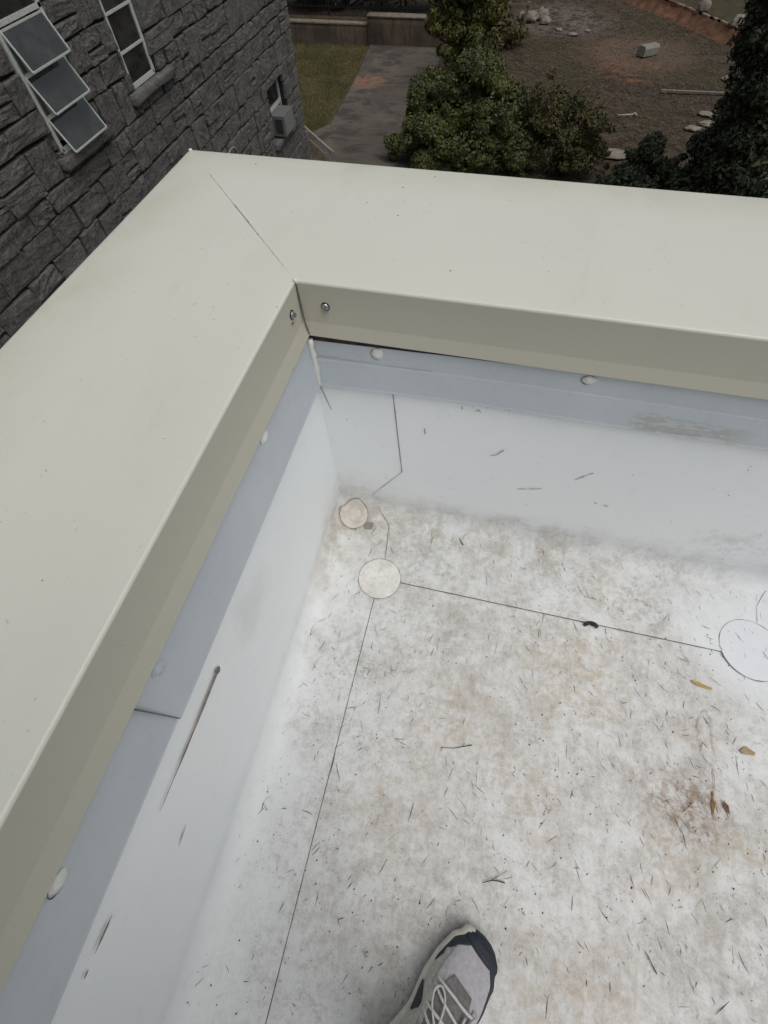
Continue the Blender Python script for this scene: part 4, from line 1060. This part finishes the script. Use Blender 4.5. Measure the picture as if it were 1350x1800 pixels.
for i in range(46):
    if r.random() < .5: x, y = r.uniform(-WL, 1.2), r.uniform(.02, WB-.02)
    else: x, y = r.uniform(-WL+.02, -.02), r.uniform(-.7, WB)
    sp.append(('floor', x, y, HC+.0007, .0006+.0016*r.random()**2.5))
tag(specks('coping_grit', sp, plain('coping_speck', (.13, .115, .085), .9, .1, .4, 40)), 'few dark specks lying on the cream coping', 'grit', kind='stuff')
# needles lying on the back upstand
mb = MB()
for pts in ([(.388, .345), (.402, .352), (.408, .365), (.414, .371)], [(.475, .235), (.50, .243), (.528, .254)], [(.655, .235), (.662, .233)], [(.678, .232), (.69, .230)], [(.305, .485), (.309, .478)], [(.335, .478), (.342, .482), (.345, .476)], [(.585, .31), (.60, .33), (.612, .345)], [(.235, .40), (.238, .382)]):
    ribbon(mb, 'back', pts, .0016, .0048, .5, .004)
tag(mb.build('wall_needles', M_NEEDLE), 'few dry needles stuck to the white back upstand', 'pine needles', kind='stuff')

def flat_thing(name, pts, z, th, mat, label, cat, curl=0, n=None):
    c = (sum(p[0] for p in pts)/len(pts), sum(p[1] for p in pts)/len(pts)); mb = MB()
    m = len(pts); rad = max(math.hypot(p[0]-c[0], p[1]-c[1]) for p in pts)
    def hh(p): return curl*(math.hypot(p[0]-c[0], p[1]-c[1])/rad)**2
    mb.v = [(p[0]-c[0], p[1]-c[1], th+hh(p)) for p in pts]+[(p[0]-c[0], p[1]-c[1], hh(p)) for p in pts]+[(0, 0, th), (0, 0, 0)]
    for i in range(m):
        j = (i+1) % m; mb.f += [[i, j, 2*m], [m+j, m+i, 2*m+1], [i, m+i, m+j, j]]
    o = mb.build(name, mat); o.location = (*c, z); return tag(o, label, cat)
flat_thing('yellow_leaf', [(.970, -.306), (.985, -.307), (1.003, -.312), (1.016, -.314), (1.014, -.319), (.998, -.318), (.982, -.316), (.972, -.311)], .0030, .0008, plain('yellow_leaf', (.38, .27, .07), .6, .3, .15, 60), 'narrow yellow leaf strip lying on the roof', 'leaf', .002)
flat_thing('tan_leaf', [(1.060, -.440), (1.068, -.432), (1.075, -.427), (1.084, -.432), (1.092, -.436), (1.090, -.443), (1.078, -.444), (1.066, -.445)], .0022, .0008, plain('tan_leaf', (.36, .265, .16), .7, .3, .15, 60), 'small tan leaf scrap lying on the roof at right', 'leaf', .003)
flat_thing('grey_chip', [(.083, -.059), (.0865, -.0582), (.105, -.0555), (.108, -.0585), (.1075, -.0735), (.1045, -.0765), (.088, -.0795), (.084, -.0765)], .0046, .002, plain('grey_chip', (.23, .23, .215), .7, .3, .06, 30), 'small square grey chip beside the corner patch', 'chip').location.x += .007
cx_, cy_ = .735, -.226; rub = []
for i in range(11): a = math.radians(172-15.5*i); rub.append((cx_+.0195*math.cos(a), cy_+.0165*math.sin(a)-.004))
for i in range(10, -1, -1): a = math.radians(165-14.2*i); k = .0105+.0016*math.sin(i*1.7); rub.append((cx_+(k+.004)*math.cos(a), cy_+(k)*math.sin(a)-.008))
mb = MB(); m = len(rub); mb.v = [(x-cx_, y-cy_, .004+.0015*math.sin(i)) for i, (x, y) in enumerate(rub)]+[(x-cx_, y-cy_, 0) for x, y in rub]
h = m//2
for i in range(h-1): mb.f.append([i, i+1, m-2-i, m-1-i]); mb.f.append([m+i+1, m+i, m+m-1-i, m+m-2-i])
for i in range(m): j = (i+1) % m; mb.f.append([i, m+i, m+j, j])
o = mb.build('rubber_scrap', M_RUBBER); o.location = (cx_, cy_, .0036); tag(o, 'black curved rubber scrap lying on the roof seam', 'scrap')
def twig(name, paths, label, z=.003):
    mb = MB(); c = paths[0][0][0]
    for pts, r0, r1 in paths:
        n = len(pts); mb.tube([(p[0]-c[0], p[1]-c[1], .0012+.0006*math.sin(i*2)) for i, p in enumerate(pts)], [.65*(r0+(r1-r0)*i/(n-1)) for i in range(n)], 5)
    o = mb.build(name, M_NEEDLE); o.location = (c[0], c[1], z); return tag(o, label, 'twig')
twig('twig', [([(.405, -.588), (.435, -.582), (.455, -.574), (.475, -.566)], .0008, .0016), ([(.455, -.574), (.458, -.565)], .0009, .0005)], 'thin forked twig lying in the middle of the roof')
twig('twig', [([(.528, -.806), (.545, -.798), (.558, -.796), (.572, -.796)], .0012, .0018), ([(.545, -.798), (.560, -.786), (.575, -.775)], .0011, .0006)], 'Y-shaped twig lying beyond the shoe')
twig('twig', [([(.839, -.835), (.848, -.848), (.858, -.862)], .0009, .0019)], 'short black stick lying on the roof right of the shoe')
twig('twig', [([(.369, -.052), (.377, -.064), (.381, -.070)], .0016, .0026)], 'short thick twig near the foot of the back wall', .0045)

# ------------------------------------------------------------------ PERSON TAKING THE PICTURE (only the right shoe shows)
def skin_body(name, V, E, R, mat, root=0, sub_=2):
    me = bpy.data.meshes.new(name); me.from_pydata(V, E, []); o = link(bpy.data.objects.new(name, me))
    md = o.modifiers.new('skin', 'SKIN'); md.use_smooth_shade = True
    for i, v in enumerate(me.skin_vertices[0].data): v.radius = (R[i], R[i]); v.use_root = (i == root)
    s2 = o.modifiers.new('sub', 'SUBSURF'); s2.levels = sub_; s2.render_levels = sub_
    me.materials.append(mat); return o
SHX, SHY, SHR = .543, -.893, math.radians(-36)          # toe tip on the roof and heading
def shoe_pt(u, v, off=0.0, side=0):
    """u 0..1 toe to heel, v -1 (left ground) .. 1 (right ground) over the top"""
    L = .300
    def I(tab, q):
        for (a, b), (c, d) in zip(tab[:-1], tab[1:]):
            if q <= c: k = (q-a)/(c-a); k = k*k*(3-2*k)*.5+k*.5; return b+(d-b)*k
        return tab[-1][1]
    wr = I([(0, .004), (.015, .020), (.05, .034), (.12, .046), (.25, .053), (.36, .053), (.55, .044), (.75, .037), (.92, .033), (.975, .024), (1, .004)], u)
    wl = I([(0, .004), (.015, .022), (.05, .036), (.12, .047), (.25, .051), (.36, .049), (.55, .036), (.75, .036), (.92, .033), (.975, .024), (1, .004)], u)
    ht = I([(0, .030), (.03, .040), (.10, .050), (.22, .060), (.34, .076), (.48, .098), (.60, .112), (.75, .108), (.9, .115), (1, .098)], u)
    cx = I([(0, -.004), (.25, .0), (.6, .003), (1, .0)], u)
    a = v*math.pi/2; w = wr if v > 0 else wl
    ex = .62; sx = math.copysign(abs(math.sin(a))**ex, a); cz = abs(math.cos(a))**.85
    zb = .022; x = cx+(w+off*abs(sx))*sx; z = zb+(ht-zb)*cz+off*cz
    y = -u*L+(off*2 if u < .06 else 0)
    return Vector((x, y, z))
def shoe_world(p, mirror=False, T=None):
    return p
def make_shoe(parent, loc, rz, mirror=1):
    E_ = bpy.data.objects.new('shoe', None); link(E_); E_.location = loc; E_.rotation_euler = (0, 0, rz); E_.scale = (mirror, 1, 1); E_.parent = parent
    m_su = plain('grey_suede', (.37, .36, .38), .95, .1, .10, 120, .35); m_mesh = plain('pale_grey_mesh', (.43, .42, .39), .9, .1, .15, 160, .4)
    m_dk = plain('navy_overlay', (.022, .028, .036), .6, .3, .15, 90, .2); m_ws = plain('offwhite_midsole', (.52, .50, .44), .7, .3, .12, 40, .1); m_lc = plain('grey_lace', (.50, .50, .48), .9, .1, .12, 300, .4)
    m_tg = plain('dark_grey_tongue', (.17, .165, .16), .95, .1, .2, 140, .4)
    us = list(np.linspace(0, .12, 12))+list(np.linspace(.15, 1, 26)); vs = list(np.linspace(-1, 1, 33))
    mb = MB(); mb.grid(lambda u, v: shoe_pt(u, v), us, vs); mb.build('upper', m_mesh, E_, smooth=True)
    # midsole walls (off-white on the inner side and heel, dark round the toe and outer side) and outsole
    def wall_(pts, z0, z1, o0, mat, name):
        mb = MB(); rows = ((z0, 0.), ((z0+z1)/2, .0015), (z1, 0.), (z1+.002, -.007))
        for z, g in rows:
            for (u, v) in pts:
                p = shoe_pt(u, v, o0+g); lift = .006*max(0, 1+p.y/.05) if p.y > -.05 else 0
                mb.v.append((p.x, p.y, z+lift))
        n = len(pts)
        for k in range(3):
            for i in range(n-1): mb.f.append([k*n+i, k*n+i+1, (k+1)*n+i+1, (k+1)*n+i])
        return mb.build(name, mat, E_, smooth=True)
    wall_([(u, 1) for u in us[::-1] if u < .8]+[(u, -1) for u in us if u < .035], .005, .030, .0022, m_dk, 'midsole')
    wall_([(u, -1) for u in us if u > .02]+[(u, 1) for u in us[::-1] if u > .76], .005, .028, .0036, m_ws, 'midsole')
    mb = MB(); ring = [shoe_pt(u, 1, .001) for u in us]+[shoe_pt(u, -1, .001) for u in us[::-1]]; n = len(ring)
    for z in (0, .0065): mb.v += [(p.x, p.y, z+(.006*max(0, 1+p.y/.05) if p.y > -.05 else 0)) for p in ring]
    for i in range(n): j = (i+1) % n; mb.f.append([i, j, n+j, n+i])
    mb.f += [list(range(n))[::-1], [n+i for i in range(n)]]; mb.build('outsole', m_dk, E_)
    def overlay(name, mat, dom, off, nu=26, nv=30, thick=.0015):
        mb = MB(); mb.grid(lambda a, b: shoe_pt(*dom(a, b), off), list(np.linspace(0, 1, nu)), list(np.linspace(0, 1, nv)))
        o = mb.build(name, mat, E_, smooth=True); md = o.modifiers.new('s', 'SOLIDIFY'); md.thickness = thick; md.offset = -1; return o
    # dark rand: over the toe tip, down the outer side, a short wedge on the inner side
    def lin(q, tab):
        for (x0, y0), (x1, y1) in zip(tab[:-1], tab[1:]):
            if q <= x1: return y0+(y1-y0)*(q-x0)/(x1-x0)
        return tab[-1][1]
    overlay('toe_guard', m_dk, lambda a, b: (.78*a, 1-b*(1-lin(.78*a, [(0, .05), (.06, .30), (.12, .50), (.25, .58), (.45, .68), (.62, .80), (.78, .96)]))), .0020, 44, 10)
    overlay('toe_guard', m_dk, lambda a, b: (.30*a, -1+b*(1-lin(.30*a, [(0, .05), (.06, .25), (.12, .50), (.17, .72), (.19, .90), (.22, .78), (.30, .97)]))), .0020, 30, 10)
    overlay('toe_guard', m_dk, lambda a, b: (.001+.066*b*(1-.15*abs(2*a-1)), -1+2*a), .0022, 34, 10)
    overlay('toe_box', m_su, lambda a, b: (.050+.30*b, -.58+1.22*a), .0012, 20, 20, .001)
    overlay('tongue', m_tg, lambda a, b: (.225+.30*b, (-.36+.60*a)*(1-.55*(1-b)**3)), .0034, 20, 12, .002)
    overlay('eyestay', m_mesh, lambda a, b: (.25+.27*b, -.50+.14*a), .0045, 14, 5, .002); overlay('eyestay', m_mesh, lambda a, b: (.25+.27*b, .24+.14*a), .0045, 14, 5, .002)
    overlay('side_logo', m_dk, lambda a, b: (.40+.14*b, -.93+(.30*a-.02)*math.sin(math.pi*min(.97, b+.06))), .0026, 16, 6, .001)
    for k in range(4):
        u = .275+.058*k; mb = MB()
        pts = [shoe_pt(u+.03*(q if k % 2 else 1-q), -.46+.76*q, .0065+.003*math.sin(q*math.pi)) for q in np.linspace(0, 1, 12)]
        mb.tube(pts, .0026, 6); mb.build('lace', m_lc, E_, smooth=True)
    for pts in ([(.44, -.10), (.40, -.30), (.34, -.38), (.30, -.25), (.34, -.08), (.42, -.05)], [(.44, -.05), (.40, .12), (.34, .20), (.265, .28)], [(.45, -.03), (.50, .18), (.44, .32), (.37, .40)], [(.45, -.06), (.41, .02), (.36, .14), (.30, .12)]):
        mb = MB(); P = [shoe_pt(u, v, .011) for u, v in pts]; Q = []
        for i in range(len(P)-1): Q += [P[i].lerp(P[i+1], t) for t in (0, .33, .66)]
        Q.append(P[-1])
        for _ in range(2): Q = [Q[0]]+[(Q[i-1]+Q[i]*2+Q[i+1])/4 for i in range(1, len(Q)-1)]+[Q[-1]]
        mb.tube(Q, .0020, 6); mb.build('lace', m_lc, E_, smooth=True)
    mb = MB(); ring = [(.046*math.cos(a)*.80, -.205+.058*math.sin(a), .112+.012*math.sin(a)*-.6) for a in np.linspace(0, 2*math.pi, 21)]
    mb.tube(ring, .0075, 8, False); mb.build('collar', m_dk, E_, smooth=True)
    return E_
PE = empty('person', (.40, -1.12, 0)); tag(PE, 'person standing on the roof, only a grey and navy sneaker showing', 'person')
def PE_(ob):
    ob.parent = PE; ob.matrix_parent_inverse = Matrix.Translation(-Vector(PE.location)); return ob
PE.location = (0, 0, 0)
sR = make_shoe(PE, (SHX, SHY, .0042), SHR); sR['label'] = 'grey suede sneaker with navy toe guard'
sL = make_shoe(PE, (.20, -1.19, .0042), math.radians(9), -1)
# ankles/legs, trousers, jacket, arms, head
ak = Vector((SHX, SHY, 0))+Matrix.Rotation(SHR, 3, 'Z') @ Vector((0, -.215, 0)); al = Vector((.20, -1.19, 0))+Matrix.Rotation(math.radians(9), 3, 'Z') @ Vector((0, -.215, 0))
hip = Vector((.345, -1.25, .90))
m_tr = plain('dark_trousers', (.028, .03, .036), .9, .1, .2, 60, .3); m_sk = plain('skin', (.42, .26, .19), .5, .4, .08, 30); m_jk = plain('dark_jacket', (.035, .04, .05), .85, .2, .15, 40, .3)
kneeR = Vector((.43, -1.14, .49)); kneeL = Vector((.245, -1.32, .49)); sho = Vector((.345, -1.22, 1.42))
camp = CAM+CM @ Vector((0, 0, .05))
hr = camp+CM @ Vector((.085, -.02, .012)); hl = camp+CM @ Vector((-.085, -.02, .012)); elR = Vector((.60, -1.02, 1.12)); elL = Vector((.08, -1.06, 1.12))
V = [hip, hip+Vector((0, 0, .16)), Vector((.345, -1.23, 1.22)), sho, sho+Vector((0, .01, .10)), sho+Vector((0, .04, .20)), sho+Vector((0, .055, .30)),
     hip+Vector((.09, 0, -.04)), kneeR, Vector((ak.x, ak.y, .12)), Vector((ak.x, ak.y+.0, .07)), hip+Vector((-.09, 0, -.04)), kneeL, Vector((al.x, al.y, .12)), Vector((al.x, al.y, .07)),
     sho+Vector((.18, 0, -.03)), elR, hr+Vector((.02, -.05, -.01)), sho+Vector((-.18, 0, -.03)), elL, hl+Vector((-.02, -.05, -.01))]
E = [(0,1),(1,2),(2,3),(3,4),(4,5),(5,6),(0,7),(7,8),(8,9),(9,10),(0,11),(11,12),(12,13),(13,14),(3,15),(15,16),(16,17),(3,18),(18,19),(19,20)]
R = [.135,.125,.14,.12,.055,.085,.08,.095,.062,.042,.038,.095,.062,.042,.038,.062,.046,.032,.062,.046,.032]
body = PE_(skin_body('body', [tuple(v) for v in V], E, R, m_jk)); body['label'] = 'dark clothed body'
for a, nm in ((ak, 'trouser_leg'), (al, 'trouser_leg')):
    kn = kneeR if a is ak else kneeL; hp = hip+Vector((.09 if a is ak else -.09, 0, -.02)); mb = MB()
    mb.tube([hp, hp.lerp(kn, .5), kn, kn.lerp(a+Vector((0, 0, .1)), .6), a+Vector((0, -.012, .125))], [.118, .098, .078, .066, .064], 14); PE_(mb.build(nm, m_tr, smooth=True))
for a in (ak, al):
    mb = MB(); mb.tube([a+Vector((0, .012, .085)), a+Vector((0, .004, .11)), a+Vector((0, 0, .20))], [.038, .040, .045], 12); PE_(mb.build('sock', M_RUBBER, smooth=True))
# hands and the phone
for hnd, sgn in ((hr, 1), (hl, -1)):
    rt = CM @ Vector((1, 0, 0)); upv = CM @ Vector((0, 1, 0)); bk_ = CM @ Vector((0, 0, 1)); b = hnd+rt*sgn*.012
    Vv = [b-upv*.05+rt*sgn*.01+bk_*.01, b-upv*.01, b+upv*.01]; Ee = [(0, 1), (1, 2)]; Rr = [.024, .026, .024]
    for i, (oy, ln) in enumerate(((.035, .9), (.016, 1.0), (-.004, .95), (-.022, .75))):
        k = len(Vv); root = b+upv*oy+rt*sgn*.004; Vv += [root, root-rt*sgn*.020*ln-bk_*.022, root-rt*sgn*.046*ln-bk_*.018]; Ee += [(1 if oy < .01 else 2, k), (k, k+1), (k+1, k+2)]; Rr += [.010, .0085, .0075]
    k = len(Vv); Vv += [b-upv*.018-rt*sgn*.015+bk_*.018, b+upv*.012-rt*sgn*.035+bk_*.020]; Ee += [(1, k), (k, k+1)]; Rr += [.011, .009]
    # keep every finger behind the lens plane
    Vv = [v+bk_*.012 for v in Vv]
    PE_(skin_body('hand', [tuple(v) for v in Vv], Ee, Rr, m_sk, 0, 1))
hc = sho+Vector((0, .06, .27)); bm = bmesh.new(); bmesh.ops.create_uvsphere(bm, u_segments=24, v_segments=16, radius=1)
for v in bm.verts:
    p = v.co; q = Vector((p.x*.077, p.y*.098, p.z*.118))
    if p.y > .3: q.y += .022*math.exp(-((p.x/.16)**2+((p.z+.08)/.2)**2)); q.y -= .010*math.exp(-(((abs(p.x)-.35)/.16)**2+((p.z-.1)/.12)**2))
    if p.z < -.4: q.x *= .86
    v.co = q+hc
me = bpy.data.meshes.new('head'); bm.to_mesh(me); bm.free(); me.materials.append(m_sk); me.polygons.foreach_set('use_smooth', np.ones(len(me.polygons), dtype=bool)); PE_(link(bpy.data.objects.new('head', me)))
bm = bmesh.new(); bmesh.ops.create_uvsphere(bm, u_segments=24, v_segments=16, radius=1); kill = []
for v in bm.verts:
    p = v.co.copy(); v.co = Vector((p.x*.085, p.y*.106-.006, p.z*.126))+hc
    if p.z < -.35 or (p.y > .25 and p.z < .55): kill.append(v)
bmesh.ops.delete(bm, geom=kill, context='VERTS'); me = bpy.data.meshes.new('hair'); bm.to_mesh(me); bm.free(); me.materials.append(plain('dark_hair', (.03, .022, .016), .7, .3, .3, 80, .4)); PE_(link(bpy.data.objects.new('hair', me)))
PH = empty('phone', tuple(camp)); PH.rotation_euler = ROT; tag(PH, 'black mobile phone held up by the person', 'phone')
mb = MB(); mb.box((-.036, -.075, -.004), (.036, .075, .004)); mb.build('case', M_RUBBER, PH, bevel=.003)
mb = MB(); mb.box((-.033, -.071, .0042), (.033, .071, .0048)); mb.build('screen', plain('screen_glass', (.01, .01, .012), .1, .5), PH)
